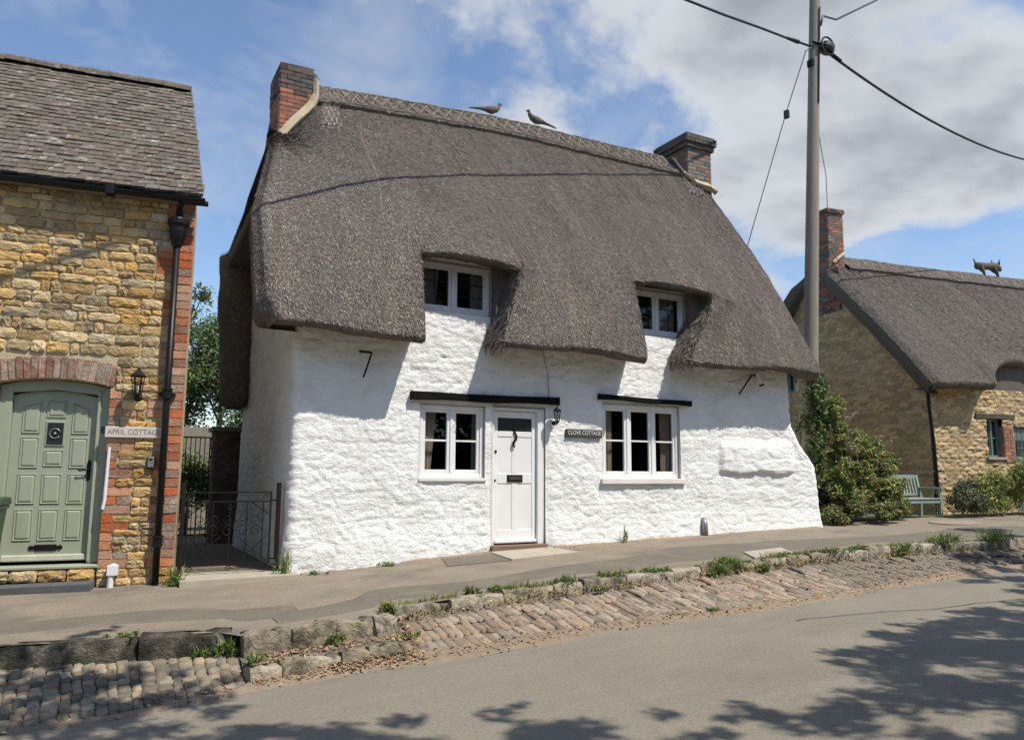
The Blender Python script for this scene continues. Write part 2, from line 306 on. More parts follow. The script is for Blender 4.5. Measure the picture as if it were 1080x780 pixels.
class MB:
    """collects boxes, tubes and sheets, in the owner's local axes"""
    def __init__(s): s.v = []; s.f = []; s.c = []; s.cc = (1, 1, 1)
    def add(s, V, F):
        n = len(s.v); s.v += [tuple(map(float, p)) for p in V]; s.f += [tuple(n + i for i in q) for q in F]; s.c += [s.cc] * len(V)
    def box(s, x0, x1, y0, y1, z0, z1, jit=0.0):
        P = [(x0, y0, z0), (x1, y0, z0), (x1, y1, z0), (x0, y1, z0), (x0, y0, z1), (x1, y0, z1), (x1, y1, z1), (x0, y1, z1)]
        if jit: P = [tuple(c + random.uniform(-jit, jit) for c in p) for p in P]
        s.add(P, [(0, 3, 2, 1), (4, 5, 6, 7), (0, 1, 5, 4), (1, 2, 6, 5), (2, 3, 7, 6), (3, 0, 4, 7)])
    def bevbox(s, x0, x1, y0, y1, z0, z1, b=0.006):
        """box whose -y face is chamfered"""
        P = [(x0, y1, z0), (x1, y1, z0), (x1, y1, z1), (x0, y1, z1), (x0, y0 + b, z0), (x1, y0 + b, z0), (x1, y0 + b, z1), (x0, y0 + b, z1),
             (x0 + b, y0, z0 + b), (x1 - b, y0, z0 + b), (x1 - b, y0, z1 - b), (x0 + b, y0, z1 - b)]
        s.add(P, [(3, 2, 1, 0), (0, 1, 5, 4), (1, 2, 6, 5), (2, 3, 7, 6), (3, 0, 4, 7), (4, 5, 9, 8), (5, 6, 10, 9), (6, 7, 11, 10), (7, 4, 8, 11), (8, 9, 10, 11)])
    def tube(s, pts, r, n=8, cap=True):
        pts = [Vector(p) for p in pts]; rs = r if isinstance(r, (list, tuple)) else [r] * len(pts)
        base = len(s.v); V = []; F = []
        prev = None
        for i, p in enumerate(pts):
            t = (pts[min(i + 1, len(pts) - 1)] - pts[max(i - 1, 0)])
            t = t.normalized() if t.length > 1e-9 else Vector((0, 0, 1))
            a = prev if prev is not None else (Vector((0, 0, 1)) if abs(t.z) < 0.9 else Vector((1, 0, 0)))
            a = (a - t * a.dot(t)).normalized(); prev = a; b = t.cross(a)
            for k in range(n):
                an = 2 * math.pi * k / n
                V.append(p + (a * math.cos(an) + b * math.sin(an)) * rs[i])
        for i in range(len(pts) - 1):
            for k in range(n):
                F.append((i * n + k, i * n + (k + 1) % n, (i + 1) * n + (k + 1) % n, (i + 1) * n + k))
        if cap: F.append(tuple(range(n - 1, -1, -1))); F.append(tuple((len(pts) - 1) * n + k for k in range(n)))
        s.add(V, F)
    def bar(s, p, q, w, h):
        p = Vector(p); q = Vector(q); t = (q - p).normalized()
        a = Vector((0, 0, 1)) if abs(t.z) < 0.9 else Vector((0, 1, 0))
        a = (a - t * a.dot(t)).normalized(); b = t.cross(a)
        V = [e + b * (sx * w / 2) + a * (sy * h / 2) for e in (p, q) for sx, sy in ((-1, -1), (1, -1), (1, 1), (-1, 1))]
        s.add(V, [(3, 2, 1, 0), (4, 5, 6, 7), (0, 1, 5, 4), (1, 2, 6, 5), (2, 3, 7, 6), (3, 0, 4, 7)])
    def lathe(s, c, prof, n=16, axis=(0, 0, 1)):
        ax = Vector(axis).normalized(); a = Vector((1, 0, 0)) if abs(ax.x) < 0.9 else Vector((0, 1, 0)); a = (a - ax * a.dot(ax)).normalized(); b = ax.cross(a)
        V = []; F = []; c = Vector(c)
        for (r, z) in prof:
            for k in range(n):
                an = 2 * math.pi * k / n; V.append(c + ax * z + (a * math.cos(an) + b * math.sin(an)) * r)
        for i in range(len(prof) - 1):
            for k in range(n): F.append((i * n + k, i * n + (k + 1) % n, (i + 1) * n + (k + 1) % n, (i + 1) * n + k))
        F.append(tuple(range(n - 1, -1, -1))); F.append(tuple((len(prof) - 1) * n + k for k in range(n)))
        s.add(V, F)
    def prism(s, poly, y0, y1):
        """polygon of (x,z) swept from y0 to y1"""
        n = len(poly)
        V = [(x, y0, z) for x, z in poly] + [(x, y1, z) for x, z in poly]
        F = [tuple(range(n)), tuple(range(2 * n - 1, n - 1, -1))] + [(i, n + i, n + (i + 1) % n, (i + 1) % n) for i in range(n)]
        s.add(V, F)
    def build(s, name, material, parent=None, smooth=False, bevel=0.0, colour=False):
        me = bpy.data.meshes.new(name); me.from_pydata(s.v, [], s.f); me.update()
        if smooth: me.polygons.foreach_set('use_smooth', np.ones(len(me.polygons), bool))
        if colour:
            a = me.attributes.new('Col', 'FLOAT_COLOR', 'POINT'); c = np.ones((len(s.v), 4), np.float32); c[:, :3] = np.array(s.c); a.data.foreach_set('color', c.ravel())
        o = mk(name, me, material, parent)
        if bevel:
            b = o.modifiers.new('bevel', 'BEVEL'); b.width = bevel; b.segments = 2; b.limit_method = 'ANGLE'
        if smooth == 'auto': pass
        return o
def build_at(mb, name, material, parent, **k):
    """geometry given in eye-relative coordinates, parent unrotated"""
    b = parent['_base']
    mb.v = [(x - b[0], y - b[1], z - b[2]) for x, y, z in mb.v]
    return mb.build(name, material, parent, **k)
def np_at(name, V, F, material, parent, **k):
    b = np.array(parent['_base'])
    return mk(name, npmesh(name, np.asarray(V) - b, F, **k), material, parent)
def single(name, mb, material, label, cat, base, group=None, kind=None, **k):
    mb.v = [(x - base[0], y - base[1], z - base[2]) for x, y, z in mb.v]
    o = mb.build(name, material, None, **k); o.location = (base[0], base[1], base[2] + Z0)
    return tag(o, label, cat, group, kind)
def gridfaces(nr, nc):
    i = np.arange(nr - 1)[:, None] * nc + np.arange(nc - 1)[None, :]
    return np.stack([i, i + 1, i + nc + 1, i + nc], -1).reshape(-1, 4)

# ------------------------------------------------------------------ levels of the street (eye-relative)
ZX = [-40, -6, 1, 2.3, 5.2, 8, 12, 16, 30, 60]; ZV = [-1.55, -1.36, -1.30, -1.28, -1.12, -1.05, -0.97, -0.92, -0.72, -0.3]
def zp(x): return np.interp(x, ZX, ZV)
KX = [-40, -0.5, 0.4, 1.2, 1.21, 2.5, 2.62, 2.8, 4, 5, 7.5, 9.3, 10.9, 12.2, 13.3, 30, 60]
KY = [8.2, 7.40, 7.27, 7.08, 6.88, 7.02, 7.10, 7.31, 7.33, 7.27, 7.38, 7.46, 7.40, 7.06, 7.05, 6.0, 5.0]
def yk(x): return np.interp(x, KX, KY)
EX = [-40, -0.4, 0.2, 0.8, 1.1, 1.5, 2.5, 3.5, 4.5, 5.9, 7.5, 8.7, 10.1, 11.9, 30, 60]
EY = [6.6, 6.10, 6.10, 6.23, 6.31, 6.45, 6.41, 6.33, 6.28, 6.18, 6.2, 6.34, 6.39, 6.35, 5.4, 4.5]
def ye(x): return np.interp(x, EX, EY)
def zk(x): return zp(x) - 0.06
def zroad(x): return zp(x) - 0.36

def sheet(name, xs, y0f, y1f, z0f, z1f, nrow, material, label, kind='structure', dz=0.0, rough=0.0):
    X = np.repeat(np.asarray(xs)[None, :], nrow, 0); t = np.linspace(0, 1, nrow)[:, None]
    Y = y0f(X) + (y1f(X) - y0f(X)) * t; Z = z0f(X) + (z1f(X) - z0f(X)) * t + dz
    if rough: Z = Z + rough * fbm(X * 1.5, Y * 1.5, 5)
    V = np.stack([X, Y, Z + Z0], -1).reshape(-1, 3)
    o = mk(name, npmesh(name, V, gridfaces(nrow, len(xs)), True), material)
    return tag(o, label, None, None, kind)
XS = np.concatenate([np.linspace(-40, -6, 18), np.linspace(-5.8, 16, 150), np.linspace(17, 60, 30)])
V = np.array([(-900, -900, -2.2 + Z0), (900, -900, -2.2 + Z0), (900, 900, -2.2 + Z0), (-900, 900, -2.2 + Z0)])
tag(mk('ground', npmesh('ground', V, np.array([[0, 1, 2, 3]]), False), 'ground'), 'grassy land around the street', None, None, 'structure')
sheet('road', XS, lambda x: np.full_like(x, -9.0), lambda x: ye(x) + 0.12, lambda x: zroad(x) - 0.05, zroad, 40, 'road', 'grey worn road with tree shadows', rough=0.03)
sheet('pavement', XS, lambda x: yk(x) - 0.01, lambda x: np.full_like(x, 10.6), zk, lambda x: zp(x) - 0.002, 40, 'asphalt_old', 'patched asphalt pavement in front of the cottages', rough=0.02)
# back land behind the cottages, and the passage between them
sheet('back_garden_ground', np.linspace(-40, 60, 60), lambda x: np.full_like(x, 10.5), lambda x: np.full_like(x, 60.0), lambda x: zp(x) - 0.01, lambda x: zp(x) + 0.15, 30, 'ground', 'garden ground behind the cottages')
px = np.linspace(1.6, 15.5, 120)
def py0(x): return yk(x) + 0.28 + 0.05 * np.sin(x * 3.1) + 0.10 * sm(4, 5, x)
def py1(x): return yk(x) + 1.18 + 0.35 * sm(6, 9, x) + 0.25 * np.sin(x * 0.9 + 1.0) + 0.08 * np.sin(x * 2.7) - 0.5 * sm(3.2, 1.6, x)
def zpav(x, y):
    t = np.clip((y - yk(x)) / (10.6 - yk(x)), 0, 1); return zk(x) + (zp(x) - zk(x)) * t
X = np.repeat(px[None], 10, 0); t = np.linspace(0, 1, 10)[:, None]; Y = py0(X) + (py1(X) - py0(X)) * t
ZB = zpav(X, Y) + 0.02 * fbm(X * 1.5, Y * 1.5, 5) + 0.007; ZB[0] -= 0.02; ZB[-1] -= 0.02
tag(mk('pavement_patch', npmesh('pavement_patch', np.stack([X, Y, ZB + Z0], -1).reshape(-1, 3), gridfaces(10, len(px)), True), 'asphalt_patch'),
    'darker strip of newer asphalt relaid along the pavement', None, None, 'structure')
px = np.linspace(-5, 1.9, 60); X = np.repeat(px[None], 8, 0)
Y0 = yk(X) + 0.45 + 0.06 * np.sin(X * 2); Y = Y0 + (0.62 + 0.1 * np.sin(X * 1.3)) * np.linspace(0, 1, 8)[:, None]
ZB = zpav(X, Y) + 0.02 * fbm(X * 1.5, Y * 1.5, 5) + 0.007; ZB[0] -= 0.02; ZB[-1] -= 0.02
tag(mk('pavement_patch', npmesh('pavement_patch', np.stack([X, Y, ZB + Z0], -1).reshape(-1, 3), gridfaces(8, len(px)), True), 'asphalt_patch'),
    'dark asphalt strip in front of the green door', None, None, 'structure')

# ------------------------------------------------------------------ small piece meshes (shared)
def piece_mesh(name, seed, nx=4, nz=3, bulge=0.35, edge=0.10, jit=0.07, material=None):
    """a unit block seen from -y: x,z in -0.5..0.5, face from y=0 to about -1"""
    rs = np.random.default_rng(seed)
    u = np.linspace(-0.5, 0.5, nx + 1); w = np.linspace(-0.5, 0.5, nz + 1)
    V = []; 
    for j in range(nz + 1):
        for i in range(nx + 1):
            bx = i in (0, nx); bz = j in (0, nz)
            x, z = u[i], w[j]
            if bx and bz: x *= 1 - edge * 1.3; z *= 1 - edge * 1.3
            x += rs.uniform(-jit, jit) * (0.8 if bx else 1) * 0.5; z += rs.uniform(-jit, jit) * (0.9 if bz else 1)
            y = -0.62 - rs.uniform(0, 0.3) if (bx or bz) else -0.85 - rs.uniform(0, bulge)
            V.append((x, y, z))
    F = [(j * (nx + 1) + i, j * (nx + 1) + i + 1, (j + 1) * (nx + 1) + i + 1, (j + 1) * (nx + 1) + i) for j in range(nz) for i in range(nx)]
    ring = [i for i in range(nx + 1)] + [j * (nx + 1) + nx for j in range(1, nz + 1)] + [nz * (nx + 1) + i for i in range(nx - 1, -1, -1)] + [j * (nx + 1) for j in range(nz - 1, 0, -1)]
    n0 = len(V)
    for k in ring: V.append((V[k][0] * 1.05, 0.0, V[k][2] * 1.05))
    m = len(ring)
    F += [(n0 + k, n0 + (k + 1) % m, ring[(k + 1) % m], ring[k]) for k in range(m)]
    me = bpy.data.meshes.new(name); me.from_pydata(V, [], F); me.update()
    me.polygons.foreach_set('use_smooth', np.ones(len(me.polygons), bool))
    if material: me.materials.append(MATS[material])
    return me
STONES = [piece_mesh('stone_%d' % i, i, 6, 4, 0.55, 0.07, 0.075, 'stone') for i in range(16)]
for me in STONES: me.polygons.foreach_set('use_smooth', np.zeros(len(me.polygons), bool))
BRICKS = [piece_mesh('brick_%d' % i, 40 + i, 3, 1, 0.0, 0.02, 0.02, 'brick') for i in range(6)]
for me in BRICKS: me.polygons.foreach_set('use_smooth', np.zeros(len(me.polygons), bool))
def place(name, me, parent, loc, scale, rot=(0, 0, 0)):
    o = bpy.data.objects.new(name, me); COL.objects.link(o); o.parent = parent
    o.location = loc; o.scale = scale; o.rotation_euler = rot
    return o
def joined_piece(mb, me, loc, scale):
    mb.add([(v.co.x * scale[0] + loc[0], v.co.y * scale[1] + loc[1], v.co.z * scale[2] + loc[2]) for v in me.vertices], [tuple(p.vertices) for p in me.polygons])

# ------------------------------------------------------------------ thatch
def thatch_patch(S, us, ts):
    """S(U,T)->x,y,z ; returns vertices and quads"""
    U, T = np.meshgrid(us, ts)
    x, y, z = S(U, T)
    return np.stack([x, y, z], -1), gridfaces(len(ts), len(us))
def straws(P, n, down=None, wid=0.009, ln=(0.04, 0.085), lift=0.018, seed=1, bright=(0.55, 1.55), flip=1.0, spread=0.30):
    """cut straw ends over a patch P (rows, cols, 3); rows run down the slope"""
    rs = np.random.default_rng(seed)
    a = P[:-1, :-1]; b = P[:-1, 1:]; c = P[1:, :-1]; d = P[1:, 1:]
    nrm = np.cross(b - a, c - a); area = np.linalg.norm(nrm, axis=-1)
    ok = (np.linalg.norm(b - a, axis=-1) < 0.5)
    w = (area * ok).ravel(); w /= w.sum()
    k = rs.choice(len(w), n, p=w); s = rs.random(n)[:, None]; t = rs.random(n)[:, None]
    A = a.reshape(-1, 3)[k]; B = b.reshape(-1, 3)[k]; Cc = c.reshape(-1, 3)[k]; D = d.reshape(-1, 3)[k]
    pos = (A * (1 - s) + B * s) * (1 - t) + (Cc * (1 - s) + D * s) * t
    N = np.cross(B - A, Cc - A) * flip; N /= np.linalg.norm(N, axis=1)[:, None] + 1e-9
    dn = Cc - A; dn /= np.linalg.norm(dn, axis=1)[:, None] + 1e-9
    side = np.cross(N, dn)
    ang = rs.normal(0, spread, n)[:, None]
    dirv = dn * np.cos(ang) + side * np.sin(ang); sd = np.cross(N, dirv)
    l = rs.uniform(ln[0], ln[1], n)[:, None]; lf = rs.uniform(0.2, 1.0, n)[:, None] * lift; ww = wid * rs.uniform(0.6, 1.3, n)[:, None]
    p0 = pos - dirv * l * 0.5 - N * 0.006; p1 = pos + dirv * l * 0.5 + N * lf
    V = np.stack([p0 - sd * ww / 2, p0 + sd * ww / 2, p1 + sd * ww / 2, p1 - sd * ww / 2], 1).reshape(-1, 3)
    F = np.arange(n * 4).reshape(n, 4)
    br = np.exp(rs.uniform(math.log(bright[0]), math.log(bright[1]), n)); hot = rs.random(n) < 0.035; br = np.where(hot, br * 1.7, br)
    warm = rs.normal(0, 0.05, n)
    c3 = np.stack([br * (1 + warm), br, br * (1 - warm)], 1)
    return V, F, np.repeat(c3, 4, 0)

# ------------------------------------------------------------------ the white cottage
def part(mb, name, material, parent, **k):
    o = build_at(mb, name, material, parent, **k); o['_base'] = parent['_base']; return o
def nppart(name, V, F, material, parent, **k):
    o = np_at(name, V, F, material, parent, **k); o['_base'] = parent['_base']; return o
def sub(name, parent):
    """an empty part that carries sub-parts"""
    o = bpy.data.objects.new(name, None); COL.objects.link(o); o.parent = parent; o['_base'] = parent['_base']; o.empty_display_size = 0.1; return o

WC = thing('white_cottage', 'white painted stone cottage under a thick dark thatched roof with two dormer windows', 'cottage', (2.3, 10.0, -1.3))
HOLES = [(4.04, 5.06, -0.09, 0.945), (5.17, 6.08, -1.6, 0.96), (7.14, 8.73, -0.10, 1.10), (3.93, 5.13, 2.27, 3.02), (7.70, 8.90, 2.28, 3.06)]
def xright(z): return np.interp(z, [-1.6, -1.0, -0.3, 0.15, 0.55, 0.85, 1.2, 3.5], [11.98, 12.0, 11.96, 11.88, 11.50, 11.32, 11.28, 11.25])
def white_wall():
    xs = np.arange(2.38, 11.25, 0.0225); zs = np.arange(-1.5, 3.10, 0.0225)
    for (a, b, c, d) in HOLES:
        for e in (a, b): xs[np.argmin(abs(xs - e))] = e
        for e in (c, d): zs[np.argmin(abs(zs - e))] = e
    # path: rear of the left gable -> rounded corner -> front -> rounded right end -> back
    path = []
    for y in np.arange(13.7, 10.08, -0.03): path.append((2.30, y, -1, 0, 'l'))
    for k in range(1, 6):
        an = k / 6 * math.pi / 2; path.append((2.38 - 0.08 * math.cos(an), 10.08 - 0.08 * math.sin(an), -math.cos(an), -math.sin(an), 'c'))
    for x in xs: path.append((x, 10.0, 0, -1, 'f'))
    for k in range(1, 7):
        an = k / 6 * math.pi / 2; path.append((11.25 + 0.14 * math.sin(an), 10.14 - 0.14 * math.cos(an), math.sin(an), -math.cos(an), 'r'))
    for y in np.arange(10.2, 13.7, 0.12): path.append((11.39, y, 1, 0, 'r'))
    Pth = np.array([p[:4] for p in path]); n = len(path)
    arc = np.concatenate([[0], np.cumsum(np.hypot(np.diff(Pth[:, 0]), np.diff(Pth[:, 1])))])
    S_, Z = np.meshgrid(arc, zs); X = np.repeat(Pth[None, :, 0], len(zs), 0); Y = np.repeat(Pth[None, :, 1], len(zs), 0)
    NX = np.repeat(Pth[None, :, 2], len(zs), 0); NY = np.repeat(Pth[None, :, 3], len(zs), 0)
    stretch = sm(10.0, 11.25, X)
    X = X + stretch * (xright(Z) - 11.25 - 0.0)
    wx = S_ + 0.12 * fbm(S_ * 2.2, Z * 2.2, 21); wz = Z + 0.10 * fbm(S_ * 1.6, Z * 1.6, 31)
    e1, _ = rubble(wx, wz, 0.30, 0.125, 3); e2, c2 = rubble(wx + 3.3, wz + 1.7, 0.55, 0.21, 9)
    k = 0.35 + 0.65 * sm(-0.08, 0.12, fbm(S_ * 0.7, Z * 0.7, 77))
    e3, _ = rubble(wx * 1.0 + 9.1, wz + 4.4, 0.17, 0.075, 15)
    d = 0.010 * sm(0.0, 0.35, e1) * k + 0.012 * sm(0.0, 0.28, e2) * (1.0 - 0.45 * k) + 0.006 * sm(0, 0.5, e3) + 0.010 * (c2 - 0.5) + 0.026 * fbm(S_ * 7.0, Z * 12.0, 41, 5) + 0.05 * fbm(S_ * 0.8, Z * 0.8, 61, 3)
    # smooth plastered strip beside the dormers and under them
    d = np.where((X > 7.9) & (X < 8.95) & (Z > 1.2), d * 0.75, d)
    # a proud ledge of render low on the right
    led = sm(9.55, 9.66, X) * sm(11.45, 11.25, X) * sm(0.0, 0.022, Z + 0.02 * np.sin(X * 7)) * sm(0.62, 0.40, Z)
    d = d + 0.055 * led
    d = d + 0.05 * sm(-0.55, -1.2, Z)                      # the foot of the wall spreads
    for (a, b, c, dd) in HOLES:                              # the wall settles flat against the frames
        m = sm(0.13, 0.0, np.maximum(np.maximum(a - X, X - b), np.maximum(c - Z, Z - dd)))
        d = d * (1 - 0.6 * m)
    X = X + NX * d; Y = Y + NY * d
    V = np.stack([X, Y, Z], -1).reshape(-1, 3)
    F = gridfaces(len(zs), n)
    keep = np.ones((len(zs) - 1, n - 1), bool)
    Xc = (np.repeat(Pth[None, :-1, 0], len(zs) - 1, 0) + np.repeat(Pth[None, 1:, 0], len(zs) - 1, 0)) / 2
    Zc = ((zs[:-1] + zs[1:]) / 2)[:, None]; front = np.array([p[4] == 'f' for p in path])
    ff = (front[:-1] & front[1:])[None, :]
    Vs = [V]; Fs = []; nv = len(V); G = np.arange(len(V)).reshape(len(zs), n)
    for (a, b, c, dd) in HOLES:
        h = ff & (Xc > a) & (Xc < b) & (Zc > c) & (Zc < dd); keep &= ~h
        jj, ii = np.where(h); j0, j1, i0, i1 = jj.min(), jj.max() + 1, ii.min(), ii.max() + 1
        loop = [G[j0, i] for i in range(i0, i1)] + [G[j, i1] for j in range(j0, j1)] + [G[j1, i] for i in range(i1, i0, -1)] + [G[j, i0] for j in range(j1, j0, -1)]
        inner = V[loop].copy(); inner[:, 1] = 10.16
        m = len(loop); Vs.append(inner)
        Fs.append(np.array([(loop[k], nv + k, nv + (k + 1) % m, loop[(k + 1) % m]) for k in range(m)])); nv += m
    F = np.concatenate([F[keep.ravel()]] + Fs)
    return np.concatenate(Vs), F
V, F = white_wall()
wall_o = nppart('wall', V, F, 'limewash', WC)
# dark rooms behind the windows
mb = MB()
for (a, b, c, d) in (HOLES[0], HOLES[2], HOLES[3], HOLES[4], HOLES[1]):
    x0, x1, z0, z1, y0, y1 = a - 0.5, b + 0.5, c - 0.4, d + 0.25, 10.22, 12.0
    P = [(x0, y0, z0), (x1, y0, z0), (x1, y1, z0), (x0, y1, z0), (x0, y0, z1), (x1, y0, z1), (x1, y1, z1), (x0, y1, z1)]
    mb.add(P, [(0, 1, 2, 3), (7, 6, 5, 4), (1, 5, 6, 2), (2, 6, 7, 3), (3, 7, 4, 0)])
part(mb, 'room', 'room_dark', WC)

def casement(parent, x0, x1, z0, z1, lights, transom, mat_name, y=10.05, fw=0.055, sash=0.045, curtain=None, glaze_bars=None, sill=None, mull=0.05):
    """window > frame, sash, pane, glazing_bar, curtain, sill"""
    w = sub('window', parent)
    m = MB(); yb = y + 0.09
    m.bevbox(x0, x0 + fw, y, yb, z0, z1); m.bevbox(x1 - fw, x1, y, yb, z0, z1)
    m.bevbox(x0 + fw, x1 - fw, y + 0.002, yb, z1 - fw, z1); m.bevbox(x0 + fw, x1 - fw, y + 0.002, yb, z0, z0 + fw)
    iw = (x1 - x0 - 2 * fw - (lights - 1) * mull) / lights
    for k in range(1, lights):
        xm = x0 + fw + k * iw + (k - 1) * mull; m.bevbox(xm, xm + mull, y + 0.004, yb, z0 + fw, z1 - fw)
    part(m, 'frame', mat_name, w)
    for k in range(lights):
        a = x0 + fw + k * (iw + mull); b = a + iw; c = z0 + fw; d = z1 - fw; ys = y + 0.018
        m = MB(); m.bevbox(a, a + sash, ys, ys + 0.045, c, d, 0.005); m.bevbox(b - sash, b, ys, ys + 0.045, c, d, 0.005)
        m.bevbox(a + sash, b - sash, ys + 0.002, ys + 0.045, d - sash, d, 0.005); m.bevbox(a + sash, b - sash, ys + 0.002, ys + 0.045, c, c + sash * 1.2, 0.005)
        if transom:
            zm = (c + d) / 2 + 0.01; m.bevbox(a + sash, b - sash, ys + 0.006, ys + 0.035, zm - 0.013, zm + 0.013, 0.004)
        part(m, 'sash', mat_name, w)
        zs = [c + sash, (c + d) / 2, d - sash] if transom else [c + sash, d - sash]
        for q in range(len(zs) - 1):
            m = MB(); m.box(a + sash - 0.004, b - sash + 0.004, ys + 0.022, ys + 0.026, zs[q], zs[q + 1] - 0.002); part(m, 'pane', 'glass', w)
        if glaze_bars:
            m = MB(); nx, nz = glaze_bars
            for q in range(1, nx): xx = a + sash + (b - a - 2 * sash) * q / nx; m.box(xx - 0.005, xx + 0.005, ys + 0.016, ys + 0.031, c + sash, d - sash)
            for q in range(1, nz): zz = c + sash + (d - c - 2 * sash) * q / nz; m.box(a + sash, b - sash, ys + 0.015, ys + 0.032, zz - 0.005, zz + 0.005)
            part(m, 'glazing_bar', 'iron', w)
    for (ca, cb, cm, taper) in (curtain or []):
        n = 40; xs = np.linspace(ca, cb, n); rows = 8; zz = np.linspace(z1 - 0.03, z0 + 0.02, rows)
        V = []
        for j in range(rows):
            t = j / (rows - 1)
            for i in range(n):
                V.append((ca + (xs[i] - ca) * (1 - taper * t) if taper >= 0 else cb - (cb - xs[i]) * (1 + taper * t), 10.185 + 0.012 * math.sin(i * 1.25 + t) + 0.006 * math.sin(i * 2.9), zz[j]))
        nppart('curtain', np.array(V), gridfaces(rows, n), cm, w)
    if sill:
        m = MB(); m.box(x0 - sill[0], x1 + sill[0], 10.0 - sill[1], 10.1, z0 - sill[2], z0 - 0.002); part(m, 'sill', sill[3], w, bevel=0.008)
    return w
casement(WC, 4.045, 5.055, -0.085, 0.94, 2, True, 'white_paint', y=10.045, fw=0.06, curtain=[(4.08, 4.36, 'curtain_cream', 0.3), (4.93, 5.04, 'curtain_grey', 0.0)], sill=(0.02, 0.035, 0.05, 'sill_paint'))
casement(WC, 7.145, 8.725, -0.09, 1.095, 3, True, 'white_paint', y=10.045, fw=0.06, curtain=[(7.18, 7.44, 'curtain_cream', 0.0), (8.44, 8.66, 'curtain_cream', -0.1)], sill=(0.06, 0.075, 0.085, 'sill_paint'), mull=0.055)
casement(WC, 3.94, 5.12, 2.28, 3.01, 2, False, 'grey_white_paint', y=10.03, fw=0.05, glaze_bars=(2, 3), curtain=[(3.95, 4.36, 'curtain_grey', 0.15), (4.86, 5.08, 'curtain_grey', 0.0)])
casement(WC, 7.71, 8.89, 2.29, 3.05, 2, False, 'grey_white_paint', y=10.03, fw=0.05, glaze_bars=(2, 3), curtain=[(8.35, 8.80, 'curtain_grey', 0.0)])

# front door
def white_door():
    D = sub('door', WC); y = 10.075
    a, b, z0, z1 = 5.225, 5.955, -1.035, 0.90
    m = MB(); m.bevbox(a, b, y, y + 0.045, z0, z1, 0.003)
    o = part(m, 'leaf', 'white_paint', D)
    # recessed panels stand between stiles: stiles and rails laid proud of the leaf
    m = MB(); yf = y - 0.010
    st = 0.075; zm0, zm1 = -0.165, -0.02; zt = 0.52; zb = z0 + 0.20
    m.bevbox(a + 0.001, a + st, yf, y + 0.001, z0 + 0.001, z1 - 0.001, 0.005); m.bevbox(b - st, b - 0.001, yf, y + 0.001, z0 + 0.001, z1 - 0.001, 0.005)
    for (c, d) in ((z0 + 0.001, zb), (zm0, zm1), (zt, 0.60), (0.80, z1 - 0.001)): m.bevbox(a + st, b - st, yf + 0.001, y + 0.001, c, d, 0.005)
    xm = (a + b) / 2; m.bevbox(xm - 0.05, xm + 0.05, yf + 0.002, y + 0.001, zb, zm0, 0.005); m.bevbox(xm - 0.05, xm + 0.05, yf + 0.002, y + 0.001, zm1, zt, 0.005)
    part(m, 'rail', 'white_paint', D)
    m = MB(); m.box(a + st + 0.002, b - st - 0.002, y - 0.004, y - 0.001, 0.60, 0.80); part(m, 'pane', 'insulator', D)
    m = MB(); m.box(a + 0.02, b - 0.01, y - 0.055, y, z0 + 0.012, z0 + 0.055); part(m, 'weather_bar', 'white_paint', D, bevel=0.01)
    m = MB(); m.bevbox(xm - 0.13, xm + 0.13, y - 0.022, y - 0.010, -0.145, -0.04, 0.004); part(m, 'letter_plate', 'iron', D)
    m = MB(); m.bevbox(xm - 0.10, xm + 0.10, y - 0.028, y - 0.0215, -0.115, -0.07, 0.003); part(m, 'letter_flap', 'plaque_dark', D)
    m = MB(); kx = xm - 0.01
    m.lathe((kx, y - 0.012, 0.585), [(0.024, 0), (0.024, 0.008), (0.012, 0.02)], 12, (0, -1, 0))
    m.tube([(kx, y - 0.025, 0.585), (kx + 0.028, y - 0.03, 0.54), (kx + 0.02, y - 0.03, 0.48), (kx - 0.022, y - 0.03, 0.44), (kx - 0.03, y - 0.03, 0.40), (kx - 0.005, y - 0.03, 0.365)], [0.011, 0.016, 0.018, 0.02, 0.018, 0.012], 8)
    m.tube([(kx, y - 0.02, 0.66), (kx, y - 0.02, 0.60)], 0.009, 8)
    part(m, 'knocker', 'iron', D, smooth=True)
    m = MB(); m.lathe((a + 0.04, y - 0.012, 0.30), [(0.02, 0), (0.022, 0.006), (0.014, 0.014)], 12, (0, -1, 0)); part(m, 'lock', 'iron', D, smooth=True)
    m = MB(); m.lathe((a + 0.035, y - 0.012, -0.12), [(0.016, 0), (0.016, 0.006), (0.01, 0.012)], 12, (0, -1, 0)); part(m, 'lock', 'iron', D, smooth=True)
    m = MB(); m.bevbox(5.175, 5.222, 10.02, 10.15, -1.05, 0.952); m.bevbox(5.958, 6.075, 10.02, 10.15, -1.05, 0.952); m.bevbox(5.2225, 5.9575, 10.022, 10.15, 0.905, 0.952)
    part(m, 'frame', 'white_paint', D)
    m = MB(); m.box(5.14, 6.07, 9.90, 10.16, -1.13, -1.045); part(m, 'threshold', 'step_wood', D, bevel=0.008)
white_door()
def beam_part(x0, x1, za, zb, h, y=9.90):
    m = MB(); n = 14
    for i in range(n):
        pass
    V = []; F = []
    for i in range(n + 1):
        t = i / n; x = x0 + (x1 - x0) * t; zc = za + (zb - za) * t + 0.006 * math.sin(t * 9); hh = h * (1 + 0.08 * math.sin(t * 13 + 1))
        yy = y + 0.008 * math.sin(t * 7)
        V += [(x, yy, zc - hh / 2), (x, yy, zc + hh / 2), (x, 10.12, zc + hh / 2), (x, 10.12, zc - hh / 2)]
        if i: q = 4 * (i - 1); F += [(q + k, q + 4 + k, q + 4 + (k + 1) % 4, q + (k + 1) % 4) for k in range(4)]
    F += [(3, 2, 1, 0), (4 * n, 4 * n + 1, 4 * n + 2, 4 * n + 3)]
    m.add(V, F); return part(m, 'lintel', 'black_beam', WC, bevel=0.008)
